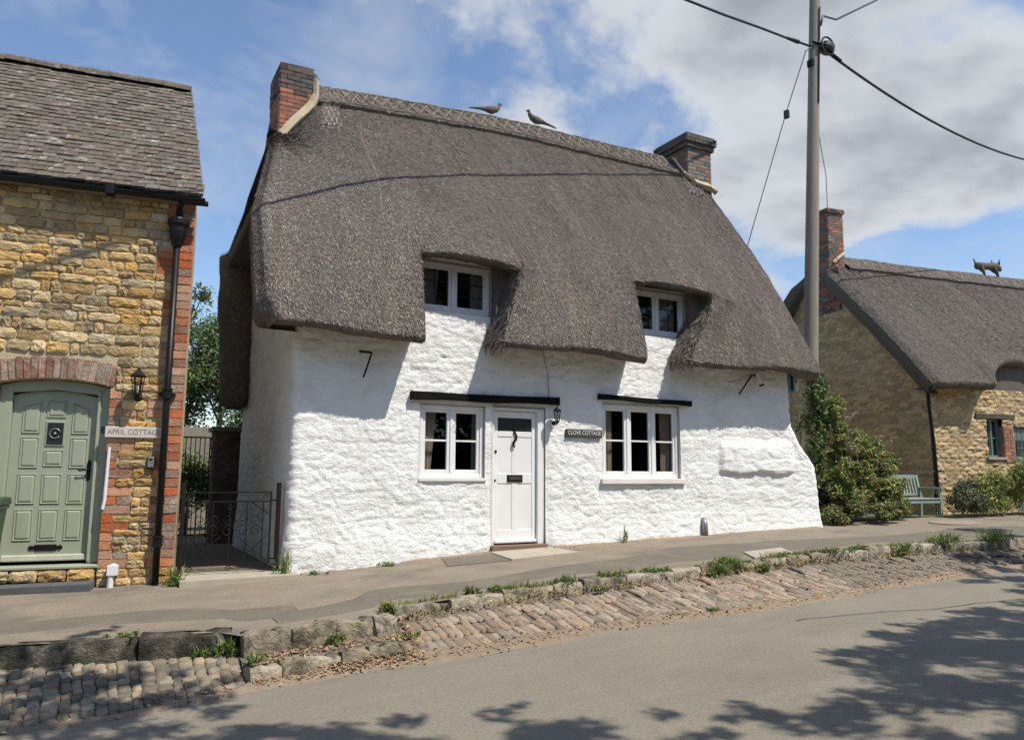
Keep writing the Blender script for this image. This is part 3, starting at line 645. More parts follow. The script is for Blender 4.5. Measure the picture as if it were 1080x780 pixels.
beam_part(3.88, 6.28, 1.045, 1.075, 0.105)
beam_part(7.03, 8.92, 1.19, 1.165, 0.075)
# wooden iron stays and vents on the wall
m = MB(); m.tube([(3.17, 9.88, 1.24), (3.27, 9.86, 1.58)], 0.013, 8); m.tube([(3.27, 9.86, 1.58), (3.13, 9.96, 1.60)], 0.016, 8); part(m, 'iron_stay', 'iron', WC)
m = MB(); m.tube([(9.98, 9.86, 1.38), (10.30, 9.88, 1.72)], 0.014, 8); m.tube([(10.30, 9.88, 1.72), (10.42, 9.97, 1.76)], 0.012, 8); part(m, 'iron_stay', 'iron', WC)
m = MB(); m.tube([(9.14, 9.90, -1.02), (9.14, 9.90, -0.83), (9.16, 9.93, -0.78), (9.16, 10.0, -0.78)], 0.05, 12); part(m, 'drain_pipe', 'grey_metal', WC, smooth=True)
m = MB(); m.tube([(6.0, 9.955, 1.85), (6.1, 9.955, 1.5), (6.12, 9.955, 1.12)], 0.006, 6); part(m, 'wall_cable', 'sign_text', WC)

# ---- its thatch
RY = 12.3
def ridge_z(x): return np.interp(x, [2.2, 3.0, 6.2, 10.2, 11.6], [6.36, 6.44, 6.68, 6.74, 6.68])
LZ = [1.7, 1.89, 2.12, 2.76, 3.36, 3.82, 4.49, 6.5]; LXv = [1.96, 1.81, 1.70, 1.67, 1.67, 1.78, 1.96, 2.50]
RZ = [1.6, 1.85, 2.09, 2.59, 3.18, 4.24, 5.29, 6.21, 6.6]; RXv = [11.70, 11.74, 11.68, 11.48, 11.32, 11.26, 11.26, 11.35, 11.4]
PZ = [1.5, 1.89, 2.5, 3.1, 4.0, 5.0, 6.0, 6.75]; PY = [9.40, 9.43, 9.58, 9.80, 10.30, 10.98, 11.72, 12.30]
U0, U1 = 1.80, 11.78
OPEN = [(3.87, 5.02, 2.94, 9.66), (7.62, 8.50, 2.99, 9.66)]
def eave(u):
    ze = 1.76 + 0.03 * np.sin(u * 1.3) + 0.02 * np.sin(u * 3.1); yv = np.full_like(u, 9.43)
    for (a, b, zt, yt) in OPEN:
        k = sm(a - 0.012, a + 0.012, u) * sm(b + 0.03, b - 0.03, u)
        arch = zt - 0.05 * np.clip((u - a) / (b - a), 0, 1) + 0.07 * np.sin(np.clip((u - a) / (b - a), 0, 1) * math.pi)
        ze = ze * (1 - k) + arch * k; yv = yv * (1 - k) + yt * k
    return yv, ze
def lean(u, z):
    h = np.clip(z - 1.9, 0, 1.1) - 0.55 * np.clip(z - 3.0, 0, 2.0)
    s = 0.38 * sm(4.0, 5.02, u) * sm(7.0, 5.1, u) + 0.66 * sm(7.75, 8.5, u) * sm(10.9, 8.6, u) - 0.12 * sm(6.4, 7.5, u) * sm(7.75, 7.64, u)
    return s * np.clip(h, 0, None)
def prof(z, zr):
    zz = np.asarray(z) + (6.75 - zr) * sm(2.5, 6.5, z)
    return np.interp(zz, PZ, PY)
def front_roof(U, T):
    ye_, ze = eave(U); zr = ridge_z(U)
    ze_o = ze + 0.075; ZM = 3.75; ZN = 3.24
    z = np.where(T < 0.5, zr + (ZM - zr) * T / 0.5, np.where(T < 0.62, ZM + (ZN - ZM) * (T - 0.5) / 0.12, ZN + (ze_o - ZN) * (T - 0.62) / 0.38))
    y = prof(z, zr)
    y = (y + prof(z + 0.12, zr) + prof(z - 0.12, zr)) / 3
    # a dormer's brow lifts the straw above it
    for (a, b, zt, yt) in OPEN:
        c = (a + b) / 2 + 0.12; g = np.exp(-np.abs((U - c) / 0.78) ** 3); y = y - 0.20 * g * np.exp(-((z - zt - 0.10) / 0.75) ** 2)
        y = y - 0.07 * np.exp(-((U - c) / 1.1) ** 2) * np.exp(-((z - zt - 0.9) / 0.9) ** 2)
    rd = sm(0.03, 0.0, T); z = z - 0.05 * rd
    x = U + lean(U, z)
    wl = np.clip(1 - (U - U0) / 2.2, 0, 1); wr = np.clip(1 - (U1 - U) / 2.4, 0, 1)
    x = x + wl * (np.interp(z, LZ, LXv) - U0) + wr * (np.interp(z, RZ, RXv) - U1)
    # beside the tall chimney the slope falls away to the hip
    y = y + 0.72 * sm(3.0, 2.2, x) * sm(4.5, 5.7, z)
    # the verges round over
    e = sm(0.16, 0.0, x - np.interp(z, LZ, LXv)); y = y + 0.13 * e ** 2; z = z - 0.05 * e ** 2
    e = sm(0.25, 0.0, np.interp(z, RZ, RXv) - x); y = y + 0.20 * e ** 2; z = z - 0.06 * e ** 2
    nz = 0.035 * fbm(x * 1.7, z * 1.1, 3, 3) + 0.030 * fbm(x * 9, z * 6, 13, 3) + 0.030 * fbm(x * 2.6, z * 0.35, 23, 3)
    return x, y - nz * 0.85, z + nz * 0.5
us = np.unique(np.concatenate([np.arange(U0, U1 + 0.02, 0.045)] + [np.linspace(a - 0.05, a + 0.05, 9) for a, *_ in OPEN] + [np.linspace(b - 0.08, b + 0.08, 9) for _, b, *_ in OPEN]))
ts = np.linspace(0, 1, 100)
P, F = thatch_patch(front_roof, us, ts)
# round the eave and bring the soffit back to the wall
last = P[-1]; ye_, ze = eave(us)
rag = 0.02 * rng.standard_normal(len(us))
r1 = last.copy(); r1[:, 1] += 0.006; r1[:, 2] -= 0.035; r1[:, 2] += rag * 0.6
r2 = last.copy(); r2[:, 1] += 0.035; r2[:, 2] -= 0.066; r2[:, 2] += rag
r3 = last.copy(); r3[:, 1] = 10.12; r3[:, 2] += 0.03
rm = (r2 + r3) / 2
Pall = np.concatenate([P, r1[None], r2[None], rm[None], r3[None]])
roof_o = sub('roof', WC)
nppart('thatch', Pall.reshape(-1, 3), gridfaces(Pall.shape[0], Pall.shape[1]), 'thatch', roof_o)
V, F, c = straws(P, 270000, seed=3, flip=-1.0, wid=0.0075, ln=(0.03, 0.085), lift=0.014, bright=(0.42, 1.75), spread=0.22)
tag(nppart('straw', V, F, 'straw', roof_o, smooth=False, col=c), kind='stuff')
# cut faces of the dormers' cheeks show long combed stems
Pe = np.concatenate([P[-1:], r1[None], r2[None], rm[None], r3[None]])
for (b0, b1, sd) in ((4.94, 5.12, 5), (8.40, 8.62, 6)):
    m_ = (us > b0) & (us < b1); Q = Pe[:, m_]
    V, F, c = straws(Q.transpose(1, 0, 2), 1500, wid=0.013, ln=(0.12, 0.34), lift=0.05, seed=sd, bright=(0.5, 2.0))
    tag(nppart('straw', V, F, 'straw', roof_o, smooth=False, col=c), kind='stuff')
for (xa, za, xb, zb_) in ((5.135, 2.20, 5.62, 3.16), (8.905, 2.22, 9.55, 3.22)):
    m = MB(); m.prism([(xa, za), (xa + 0.10, za), (xb, zb_), (xa, zb_)], 9.84, 10.08); part(m, 'reveal', 'thatch', roof_o)
# rear slope, hips, right verge
def rear_roof(U, T):
    zr = ridge_z(U); z = zr + (1.4 - zr) * T; y = RY + (zr - z) * 0.60
    x = U.copy(); wl = np.clip(1 - (U - U0) / 2.2, 0, 1); wr = np.clip(1 - (U1 - U) / 2.2, 0, 1)
    x = x + wl * (np.interp(z, [1.4, 3.2, 4.0, 4.6, 6.5], [2.40, 2.28, 2.05, 2.12, 2.55]) - U0) + wr * (np.interp(z, RZ, RXv) - U1)
    return x, y, z - 0.05 * sm(0.03, 0.0, T)
Pr, Fr = thatch_patch(rear_roof, np.linspace(U0, U1, 50), np.linspace(0, 1, 24))
nppart('thatch', Pr.reshape(-1, 3), Fr[:, ::-1], 'thatch', roof_o)
def side_patch(col, zmin, pts=16):
    fr = P[:, col]; k = fr[:, 2] > zmin; fr = fr[k]
    V = []
    for p in fr[::4]:
        zr = ridge_z(p[0]); yb = RY + max(zr - p[2], 0) * 0.60
        for t in np.linspace(0, 1, pts): V.append((p[0] + (0.16 * t if col == 0 else 0.10 * math.sin(math.pi * t)), p[1] + (yb - p[1]) * t, p[2]))
    n = len(fr[::4]); return np.array(V).reshape(n, pts, 3)
Ql = side_patch(0, 3.50)
low = Ql[-1].copy(); low[:, 2] -= 0.22; low2 = low.copy(); low2[:, 0] = 2.45; low2[:, 2] += 0.05
Qx = np.concatenate([Ql, low[None], low2[None]])
nppart('thatch', Qx.reshape(-1, 3), gridfaces(Qx.shape[0], Qx.shape[1])[:, ::-1], 'thatch', roof_o)
V, F, c = straws(Ql, 9000, seed=8, flip=1.0); tag(nppart('straw', V, F, 'straw', roof_o, smooth=False, col=c), kind='stuff')
Qr = side_patch(len(us) - 1, 1.7); nppart('thatch', Qr.reshape(-1, 3), gridfaces(Qr.shape[0], Qr.shape[1]), 'thatch', roof_o)
# the rear verge hangs low behind the gable; front verge thickness
nz_, na_ = 26, 20; V = []
for j in range(nz_):
    t = j / (nz_ - 1); zc = 3.72 - 2.69 * t; xc = 2.17 - 0.05 * t; yc = 13.62 - 0.12 * t; rx = 0.40 - 0.19 * t ** 1.5; ry = 0.52 - 0.16 * t
    if j == nz_ - 1: rx *= 0.6; ry *= 0.6
    if j == 0: rx *= 0.5; ry *= 0.5
    for k_ in range(na_):
        an = 2 * math.pi * k_ / na_; w_ = 1 + 0.22 * float(fbm(np.array(an * 1.3 + 3), np.array(zc * 2.2), 44)); V.append((xc + rx * w_ * math.cos(an), yc + ry * w_ * math.sin(an), zc))
Qt = np.array(V).reshape(nz_, na_, 3); Qt = np.concatenate([Qt, Qt[:, :1]], 1)
nppart('thatch', Qt.reshape(-1, 3), gridfaces(nz_, na_ + 1)[:, ::-1], 'thatch', roof_o)
V, F, c = straws(Qt, 6000, seed=9, ln=(0.06, 0.16), lift=0.03, flip=1.0); tag(nppart('straw', V, F, 'straw', roof_o, smooth=False, col=c), kind='stuff')
vg = np.concatenate([P[:, 0], r1[None, 0], r2[None, 0]]); k = (vg[:, 2] < 4.2); vg = vg[k]
inn = vg.copy(); inn[:, 1] += 0.42; inn[:, 2] -= 0.16; inn[:, 0] += 0.05; inn[:, 2] = np.maximum(inn[:, 2], 1.80); wl_ = inn.copy(); wl_[:, 0] = 2.4; wl_[:, 1] += 0.02
Qv = np.stack([vg, inn, wl_]); nppart('thatch', Qv.reshape(-1, 3), gridfaces(3, len(vg)), 'thatch', roof_o)

# ridge cap with its hazel spars
def ridge_cap(S, x0, x1, tt, off, rear=0.6, seed=2, zoff=0.0):
    xs_ = np.arange(x0, x1, 0.05); rows = []
    for t in list(np.linspace(tt, 0.004, 9)):
        x, y, z = S(xs_, np.full_like(xs_, t)); rows.append(np.stack([xs_, y - off * 0.85, z + off * 0.55], -1))
    zr = rows[-1][:, 2] + 0.03; rows.append(np.stack([xs_, np.full_like(xs_, RY + 0.02), zr], -1))
    for d in (0.12, 0.3, 0.5): rows.append(np.stack([xs_, np.full_like(xs_, RY + 0.02 + d * 0.6), zr - d], -1))
    Q = np.stack(rows); rs = np.random.default_rng(seed)
    Q[..., 2] += rs.normal(0, 0.008, Q[..., 2].shape)
    edge = Q[0].copy(); edge[:, 1] += off; edge[:, 2] -= off * 0.9; Q = np.concatenate([edge[None], Q])
    return Q
CAP = ridge_cap(front_roof, 2.9, 10.62, 0.092, 0.055)
nppart('ridge_cap', CAP.reshape(-1, 3), gridfaces(CAP.shape[0], CAP.shape[1]), 'ridge_straw', roof_o)
V, F, c = straws(CAP[1:10][::-1], 9000, seed=12, flip=-1.0, bright=(0.7, 2.0)); tag(nppart('straw', V, F, 'straw', roof_o, smooth=False, col=c), kind='stuff')
def on_roof(S, x, t, off):
    a = np.array([float(x)]); b = np.array([float(t)]); X_, Y_, Z_ = S(a, b); return (float(X_[0]), float(Y_[0]) - off * 0.85, float(Z_[0]) + off * 0.55)
def spars(S, x0, x1, step, t0, t1, off, parent):
    x = x0; k = 0
    while x < x1:
        for (ta, tb) in ((t0, t1), (t1, t0)):
            m = MB(); dx = step * 0.9; pts = [on_roof(S, x + dx * q, ta + (tb - ta) * q, off + 0.012 * math.sin(q * math.pi) + (0.006 if ta < tb else 0)) for q in (0, 0.5, 1)]
            m.tube(pts, 0.009, 5); part(m, 'spar', 'spar', parent)
        x += step
spars(front_roof, 3.05, 10.45, 0.235, 0.024, 0.074, 0.07, roof_o)
for t_ in (0.016, 0.082):
    m = MB(); m.tube([on_roof(front_roof, x, t_, 0.072) for x in np.arange(2.95, 10.6, 0.12)], 0.010, 5); part(m, 'ligger', 'spar', roof_o)
for (x0_, x1_, ta, tb) in ((4.6, 5.3, 0.12, 0.42), (6.3, 6.75, 0.10, 0.50), (6.9, 7.25, 0.35, 0.80), (8.3, 8.9, 0.10, 0.36), (9.0, 10.4, 0.12, 0.80), (9.7, 10.5, 0.14, 0.55), (3.4, 3.5, 0.2, 0.6)):
    m = MB(); m.tube([on_roof(front_roof, x0_ + (x1_ - x0_) * q + 0.03 * math.sin(q * 9 + x0_), ta + (tb - ta) * q, 0.006) for q in np.linspace(0, 1, 22)], 0.006, 5); part(m, 'seam', 'spar', roof_o)
# patched straw under wire netting beside both chimneys
def net_patch(x0, x1, t0, t1, seed):
    xs_ = np.linspace(x0, x1, 12); rows = []
    for t in np.linspace(t0, t1, 10):
        x, y, z = front_roof(xs_, np.full_like(xs_, t)); rows.append(np.stack([x, y - 0.022, z + 0.012], -1))
    Q = np.stack(rows); Q[0, :, 1] += 0.03; Q[-1, :, 1] += 0.03; Q[:, 0, 1] += 0.03; Q[:, -1, 1] += 0.03; nppart('straw_patch', Q.reshape(-1, 3), gridfaces(10, 12), 'ridge_straw', roof_o)
    V, F, c = straws(Q, 1300, seed=seed, flip=-1.0, bright=(1.0, 2.6), ln=(0.08, 0.16)); tag(nppart('straw', V, F, 'straw', roof_o, smooth=False, col=c), kind='stuff')
    for q in range(4):
        for s_ in (0, 1):
            m = MB(); xa = x0 + (x1 - x0) * q / 4; xb = xa + (x1 - x0) / 4
            m.tube([on_roof(front_roof, xa if not s_ else xb, t0, 0.06), on_roof(front_roof, xb if not s_ else xa, (t0 + t1) / 2, 0.06), on_roof(front_roof, xa if not s_ else xb, t1, 0.06)], 0.006, 4); part(m, 'net_wire', 'mesh_wire', roof_o)
net_patch(2.62, 3.02, 0.085, 0.20, 31)
net_patch(10.75, 11.25, 0.105, 0.18, 32)

# ---- chimneys
def brick_faces(mb, x0, x1, y0, y1, z0, z1, bl, bh, seed, palette, faces='flr', proud=0.012, joint=0.012):
    """bricks standing proud of a core box, on the front (-y), left (-x) and right (+x) faces"""
    rs = random.Random(seed); nrow = max(1, int(round((z1 - z0) / bh))); hh = (z1 - z0) / nrow
    for r in range(nrow):
        za = z0 + r * hh + joint / 2; zb = z0 + (r + 1) * hh - joint / 2
        for fc in faces:
            lo, hi = (x0, x1) if fc == 'f' else (y0, y1)
            p = lo - (bl / 2 if r % 2 else 0) * 1.0
            while p < hi - 0.01:
                a = max(p, lo) + joint / 2; b = min(p + bl, hi) - joint / 2; p += bl
                if b - a < 0.02: continue
                k = rs.choice(palette); q = rs.uniform(0.75, 1.2); mb.cc = (k[0] * q, k[1] * q, k[2] * q); pr = proud * rs.uniform(0.5, 1.3)
                if fc == 'f': mb.box(a, b, y0 - pr, y0 + 0.02, za, zb, 0.003)
                elif fc == 'l': mb.box(x0 - pr, x0 + 0.02, a, b, za, zb, 0.003)
                else: mb.box(x1 - 0.02, x1 + pr, a, b, za, zb, 0.003)
    mb.cc = (1, 1, 1)
RED = [(1.15, 1.0, 1.0), (1.0, 0.9, 0.9), (1.3, 1.05, 0.95)]; SOOT = [(0.34, 0.60, 0.85), (0.45, 0.62, 0.8), (0.27, 0.45, 0.6)]; MIX = [(0.56, 1.0, 1.3), (0.75, 1.0, 1.15), (0.48, 0.85, 1.1), (0.85, 0.95, 1.0), (0.75, 1.35, 1.7)]
ch = sub('chimney', WC)
m = MB(); m.box(2.31, 2.82, 11.92, 12.65, 4.3, 6.44); part(m, 'core', 'old_mortar', ch)
m = MB(); brick_faces(m, 2.31, 2.82, 11.92, 12.65, 4.42, 5.98, 0.215, 0.074, 1, RED); brick_faces(m, 2.30, 2.83, 11.91, 12.66, 5.98, 6.44, 0.215, 0.074, 2, SOOT + SOOT + RED[:1])
m.cc = (0.5, 0.6, 0.7); m.box(2.30, 2.83, 11.91, 12.66, 6.44, 6.49, 0.015)
tag(part(m, 'brickwork', 'brick_mass', ch, colour=True), kind='stuff')
def fillet(pts, w, parent):
    m = MB(); V = []; F = []
    for i, (x, y, z) in enumerate(pts):
        V += [(x - w * 0.3, y + 0.03, z + w * 0.55), (x - 0.0 * w, y - 0.035, z + w * 0.25), (x + w * 0.25, y - 0.06, z - w * 0.25), (x + w * 0.4, y + 0.05, z - w * 0.5)]
        if i: q = 4 * (i - 1); F += [(q + k, q + 4 + k, q + 4 + (k + 1) % 4, q + (k + 1) % 4) for k in range(4)]
    n = len(pts) - 1; F += [(3, 2, 1, 0), (4 * n, 4 * n + 1, 4 * n + 2, 4 * n + 3)]
    m.add(V, F); return part(m, 'mortar_fillet', 'mortar_fillet', parent, bevel=0.01)
fillet([(2.34, 11.85, 5.22), (2.46, 11.85, 5.41), (2.58, 11.85, 5.57), (2.70, 11.85, 5.71), (2.80, 11.85, 5.85), (2.86, 11.85, 6.00), (2.865, 11.88, 6.20), (2.86, 11.90, 6.34)], 0.14, ch)
ch = sub('chimney', WC)
m = MB(); m.box(10.62, 11.27, 11.74, 12.62, 5.2, 7.02); part(m, 'core', 'old_mortar', ch)
m = MB(); brick_faces(m, 10.62, 11.27, 11.74, 12.62, 5.5, 6.80, 0.225, 0.082, 3, MIX)
brick_faces(m, 10.57, 11.32, 11.69, 12.67, 6.80, 6.90, 0.225, 0.10, 4, SOOT); brick_faces(m, 10.53, 11.36, 11.65, 12.71, 6.90, 7.06, 0.225, 0.08, 5, SOOT)
m.cc = (0.4, 0.5, 0.6); m.box(10.57, 11.32, 11.69, 12.67, 6.802, 6.90); m.box(10.53, 11.36, 11.65, 12.71, 6.902, 7.062); m.box(10.56, 11.33, 11.68, 12.68, 7.062, 7.09, 0.01)
tag(part(m, 'brickwork', 'brick_mass', ch, colour=True), kind='stuff')
fillet([(10.58, 12.10, 6.62), (10.57, 11.93, 6.40), (10.60, 11.76, 6.17), (10.68, 11.64, 6.02), (10.86, 11.62, 5.99), (11.06, 11.62, 5.99), (11.28, 11.66, 5.93)], 0.13, ch)

# ---- straw birds on its ridge
def straw_bird(base, flip, label):
    s = -1 if flip else 1
    T = thing('straw_bird', label, 'roof ornament', base, 0.0, 'straw birds on the thatched ridge')
    b = base
    def q(x, z, y=0): return (b[0] + s * x, b[1] + y, b[2] + z)
    m = MB()
    m.tube([q(-0.40, 0.03), q(-0.30, 0.055), q(-0.16, 0.075), q(-0.06, 0.09)], [0.012, 0.022, 0.03, 0.05], 8); part(m, 'tail', 'spar' if False else 'thatch', T, smooth=True)
    m = MB(); m.tube([q(-0.10, 0.085), q(-0.02, 0.09), q(0.08, 0.10), q(0.16, 0.13), q(0.21, 0.18), q(0.225, 0.22)], [0.03, 0.062, 0.075, 0.06, 0.04, 0.03], 10); part(m, 'body', 'ridge_straw', T, smooth=True)
    m = MB(); m.lathe(q(0.235, 0.245), [(0.005, -0.04), (0.03, -0.02), (0.035, 0.0), (0.028, 0.02), (0.006, 0.036)], 10); m.tube([q(0.26, 0.245), q(0.31, 0.235)], [0.014, 0.003], 6); part(m, 'head', 'ridge_straw', T, smooth=True)
    m = MB(); m.tube([q(0.04, 0.05), q(0.05, -0.08)], 0.008, 5); m.tube([q(0.07, 0.05, 0.03), q(0.08, -0.08, 0.03)], 0.008, 5); part(m, 'leg', 'spar', T)
straw_bird((6.22, RY, 6.70), False, 'straw bird with lit upturned head, nearer the tall red chimney, tail towards it')
straw_bird((7.33, RY, 6.73), True, 'straw bird sitting upright with its tail sloping towards the capped chimney')

# ------------------------------------------------------------------ the honey stone cottage on the left
AC = thing('stone_cottage', 'honey coloured stone cottage with red brick quoins, tiled roof and sage green door', 'cottage', (1.04, 10.0, -1.3), -R(8))
def lpart(mb, name, material, parent, **k): return mb.build(name, material, parent, **k)
def lsub(name, parent):
    o = bpy.data.objects.new(name, None); COL.objects.link(o); o.parent = parent; o.empty_display_size = 0.1; return o
AW = -5.2                                        # left end of the wall, well past the frame
def arch_z(x): return 2.33 - 0.065 * ((x + 1.42) / 0.56) ** 2
m = MB()
m.box(AW, -1.98, 0, 0.42, -0.15, 4.60); m.box(-0.85, -0.05, 0.0, 0.42, -0.15, 4.60)
n = 12; ax = np.linspace(-1.98, -0.85, n + 1)
poly = [(-1.98, 4.60)] + [(float(x), float(arch_z(x))) for x in ax] + [(-0.85, 4.60)]
m.prism(poly[::-1], 0.0, 0.42)
m.box(-1.98, -0.85, 0.05, 0.42, -0.15, 0.194)
m.box(AW, -0.7, 4.0, 4.4, -0.15, 4.6)
m.add([(-0.052 - 0.27 * y_ - d_, y_, z_) for z_ in (-0.15, 4.6) for (y_, d_) in ((0.42, 0.4), (0.42, 0), (4.39, 0), (4.39, 0.4))], [(0, 3, 2, 1), (4, 5, 6, 7), (0, 1, 5, 4), (1, 2, 6, 5), (2, 3, 7, 6), (3, 0, 4, 7)]); m.box(AW, AW + 0.4, 0.42, 4.0, -0.15, 4.6)
m.add([(-0.052, 0, 4.6), (-0.712, 4.4, 4.6), (-0.382, 2.2, 7.0), (-0.45, 0, 4.6), (-1.1, 4.4, 4.6), (-0.78, 2.2, 7.0)], [(0, 1, 2), (5, 4, 3), (0, 2, 5, 3), (1, 4, 5, 2)])
a_wall = lpart(m, 'wall', 'mortar', AC)
gm = MB(); gm.add([(-0.048, 0.0, -0.15), (-0.048 - 0.26 * 4.4, 4.4, -0.15), (-0.048 - 0.26 * 4.4, 4.4, 4.6), (-0.048 - 0.26 * 2.2, 2.2, 7.0), (-0.048, 0.0, 4.6)], [(0, 1, 2, 3, 4)]); lpart(gm, 'gable_wall', 'old_mortar', AC)
STONE_N = [0]; BRICK_N = [0]
far_stone = MB()
ra = random.Random(5)
def stone_at(x0, x1, z0, z1, parent=a_wall):
    w = x1 - x0 - 0.012; h = z1 - z0 - 0.010
    if w < 0.03 or h < 0.02: return
    me = ra.choice(STONES); loc = ((x0 + x1) / 2, 0.0, (z0 + z1) / 2); sc = (w * ra.uniform(0.93, 1.0), ra.uniform(0.014, 0.032), h * ra.uniform(0.90, 1.03))
    if x1 < -2.2 or STONE_N[0] >= 300: joined_piece(far_stone, me, loc, sc)
    else: STONE_N[0] += 1; place('stone', me, parent, loc, sc, (0, ra.uniform(-0.05, 0.05), 0))
def brick_at(x0, x1, z0, z1, parent=a_wall, ry=0.0, y=0.0):
    if BRICK_N[0] > 295: return
    BRICK_N[0] += 1
    place('brick', ra.choice(BRICKS if ra.random() > 0.3 else DULL), parent, ((x0 + x1) / 2, y, (z0 + z1) / 2), (x1 - x0 - 0.012, ra.uniform(0.012, 0.022), z1 - z0 - 0.012), (0, ry + ra.uniform(-0.015, 0.015), 0))
# brick quoins at the corner, toothed into the stone; and beside the door
BC = 0.102
DULL = []
for me in BRICKS: d_ = me.copy(); d_.materials[0] = MATS['brick_dull']; DULL.append(d_)
quoin = {}; jamb = {}
z = -0.02; r = 0
blk = 3; w_ = 0.30
while z < 4.5:
    if blk == 0: blk = ra.choice((2, 3, 3, 4)); w_ = {0.30: 0.17, 0.17: 0.30, 0.40: 0.17}.get(w_, 0.30); w_ = 0.40 if (w_ == 0.30 and ra.random() < 0.25) else w_
    blk -= 1; zz1 = z + BC
    if z > 0.17:
        x1 = -0.05; lens = {0.30: [0.15, 0.15], 0.17: [0.17], 0.40: [0.22, 0.18]}[w_] if r % 2 else {0.30: [0.30 - 0.16, 0.16][::-1], 0.17: [0.17], 0.40: [0.18, 0.22]}[w_]
        for l in lens: brick_at(x1 - l, x1, z, zz1); x1 -= l
        quoin[r] = w_ + 0.05
    else: quoin[r] = 0.05
    z = zz1; r += 1
NR = r
blk = 2; jw = 0.20
for r in range(NR):
    z = -0.02 + r * BC
    if blk == 0: blk = ra.choice((1, 2, 2, 3)); jw = 0.30 if jw < 0.25 else 0.13
    blk -= 1
    if 0.17 < z < 2.22:
        ln = [jw / 2, jw / 2] if jw > 0.25 and r % 2 else [jw]
        x0 = -0.855
        for l in ln: brick_at(x0, x0 + l, z, z + BC); x0 += l
        jamb[r] = jw
        brick_at(-1.98 - 0.20, -1.98, z, z + BC)
# arch of soldier bricks over the door
na = 17
for i in range(na):
    x0 = -2.02 + (1.21) * i / na; xm = x0 + 1.21 / na / 2; zl = arch_z(xm)
    ang = (xm + 1.42) * 0.28
    hgt = 0.255 if i % 2 else 0.245
    o = place('brick', ra.choice(DULL), a_wall, (xm + 0.13 * math.sin(ang), 0.0, zl + hgt / 2 + 0.004), (hgt, 0.02, 1.21 / na - 0.012), (0, -math.pi / 2 + ang, 0)); BRICK_N[0] += 1
# rubble in uneven courses
z = -0.02; course = 0
while z < 4.52:
    h = ra.choice((0.075, 0.09, 0.10, 0.115, 0.13)); zt = min(z + h, 4.56); zc = (z + zt) / 2; rr_ = min(NR - 1, int((zc + 0.02) / BC))
    xr = -0.0 - quoin.get(rr_, 0.05)
    x = xr
    def lim(xc):
        if zc < 2.23 and -1.99 < xc < -0.85: return True
        return False
    while x > AW:
        l = ra.choice((0.10, 0.15, 0.20, 0.24, 0.29, 0.36)) * (1.0 if h > 0.09 else 0.8)
        a = x - l
        if zc < 2.23 and x > -0.86:
            stop = -0.855 + jamb.get(rr_, 0.0)
            if a < stop + 0.09: a = stop
            if x - a > 0.03: stone_at(a, x, z, zt)
            x = a
            if x <= stop + 0.001: x = -2.18 if zc > 0.17 else -1.98
            continue
        if 2.23 <= zc < 2.61 and a < -0.80 and x > -2.05:
            if x > -0.80 and x - (-0.80) > 0.05: stone_at(-0.80, x, z, zt)
            x = -2.05; continue
        stone_at(a, x, z, zt); x = a
    z = zt; course += 1
tag(far_stone.build('stone', 'stone', a_wall, smooth=False), kind='stuff')
# doorstep stones
m = MB(); m.box(-2.0, -0.87, -0.28, 0.06, -0.1, 0.055, 0.012); lpart(m, 'step', 'slate', AC, bevel=0.01)
for i in range(4): x0 = -1.99 + i * 0.28; place('stone', STONES[i], a_wall, (x0 + 0.14, -0.0, 0.125), (0.27, 0.04, 0.12), (0, 0, 0))

# the sage green door
AD = lsub('door', AC); yd = 0.17
lx0, lx1, lz0, lz1 = -1.845, -0.985, 0.27, 2.20
m = MB(); m.prism([(lx0, lz0), (lx1, lz0), (lx1, 2.14), (-1.2, 2.19), (-1.42, 2.205), (-1.64, 2.19), (lx0, 2.14)], yd, yd + 0.045); lpart(m, 'leaf', 'sage_paint', AD)
def raised_panel(x0, x1, z0, z1, zc=None):
    """moulded panel: sunk border and a raised field"""
    m = MB(); zl, zr = (z1, z1) if zc is None else zc; e = 0.016; f = 0.034
    O = [(x0, z0), (x1, z0), (x1, zr), (x0, zl)]
    def ins(d): return [(x0 + d, z0 + d), (x1 - d, z0 + d), (x1 - d, zr - d), (x0 + d, zl - d)]
    V = [(x, yd - 0.001, z) for x, z in O] + [(x, yd - 0.012, z) for x, z in ins(0.006)] + [(x, yd - 0.002, z) for x, z in ins(e)] + [(x, yd - 0.014, z) for x, z in ins(f)]
    F = [(a + k, a + (k + 1) % 4, b + (k + 1) % 4, b + k) for a, b in ((0, 4), (4, 8), (8, 12)) for k in range(4)] + [(12, 13, 14, 15)]
    m.add(V, F); lpart(m, 'panel', 'sage_paint', AD)
C1, C2, C3 = (-1.745, -1.56), (-1.505, -1.305), (-1.245, -1.065)
for (a, b) in (C1, C2, C3): raised_panel(a, b, 0.50, 0.85); raised_panel(a, b, 0.91, 1.25)
raised_panel(*C1, 1.315, 1.665); raised_panel(*C3, 1.315, 1.665); raised_panel(*C2, 1.335, 1.52)
raised_panel(*C1, 1.71, 2.06, (2.02, 2.07)); raised_panel(*C3, 1.71, 2.06, (2.07, 2.00)); raised_panel(*C2, 1.895, 2.09)
m = MB(); m.bevbox(C2[0], C2[1], yd - 0.012, yd + 0.01, 1.565, 1.85, 0.006); lpart(m, 'light_surround', 'sage_paint', AD)
m = MB(); m.box(C2[0] + 0.018, C2[1] - 0.018, yd - 0.016, yd - 0.013, 1.585, 1.835); lpart(m, 'pane', 'insulator', AD)
m = MB(); 
cx, cz = (C2[0] + C2[1]) / 2, 1.71
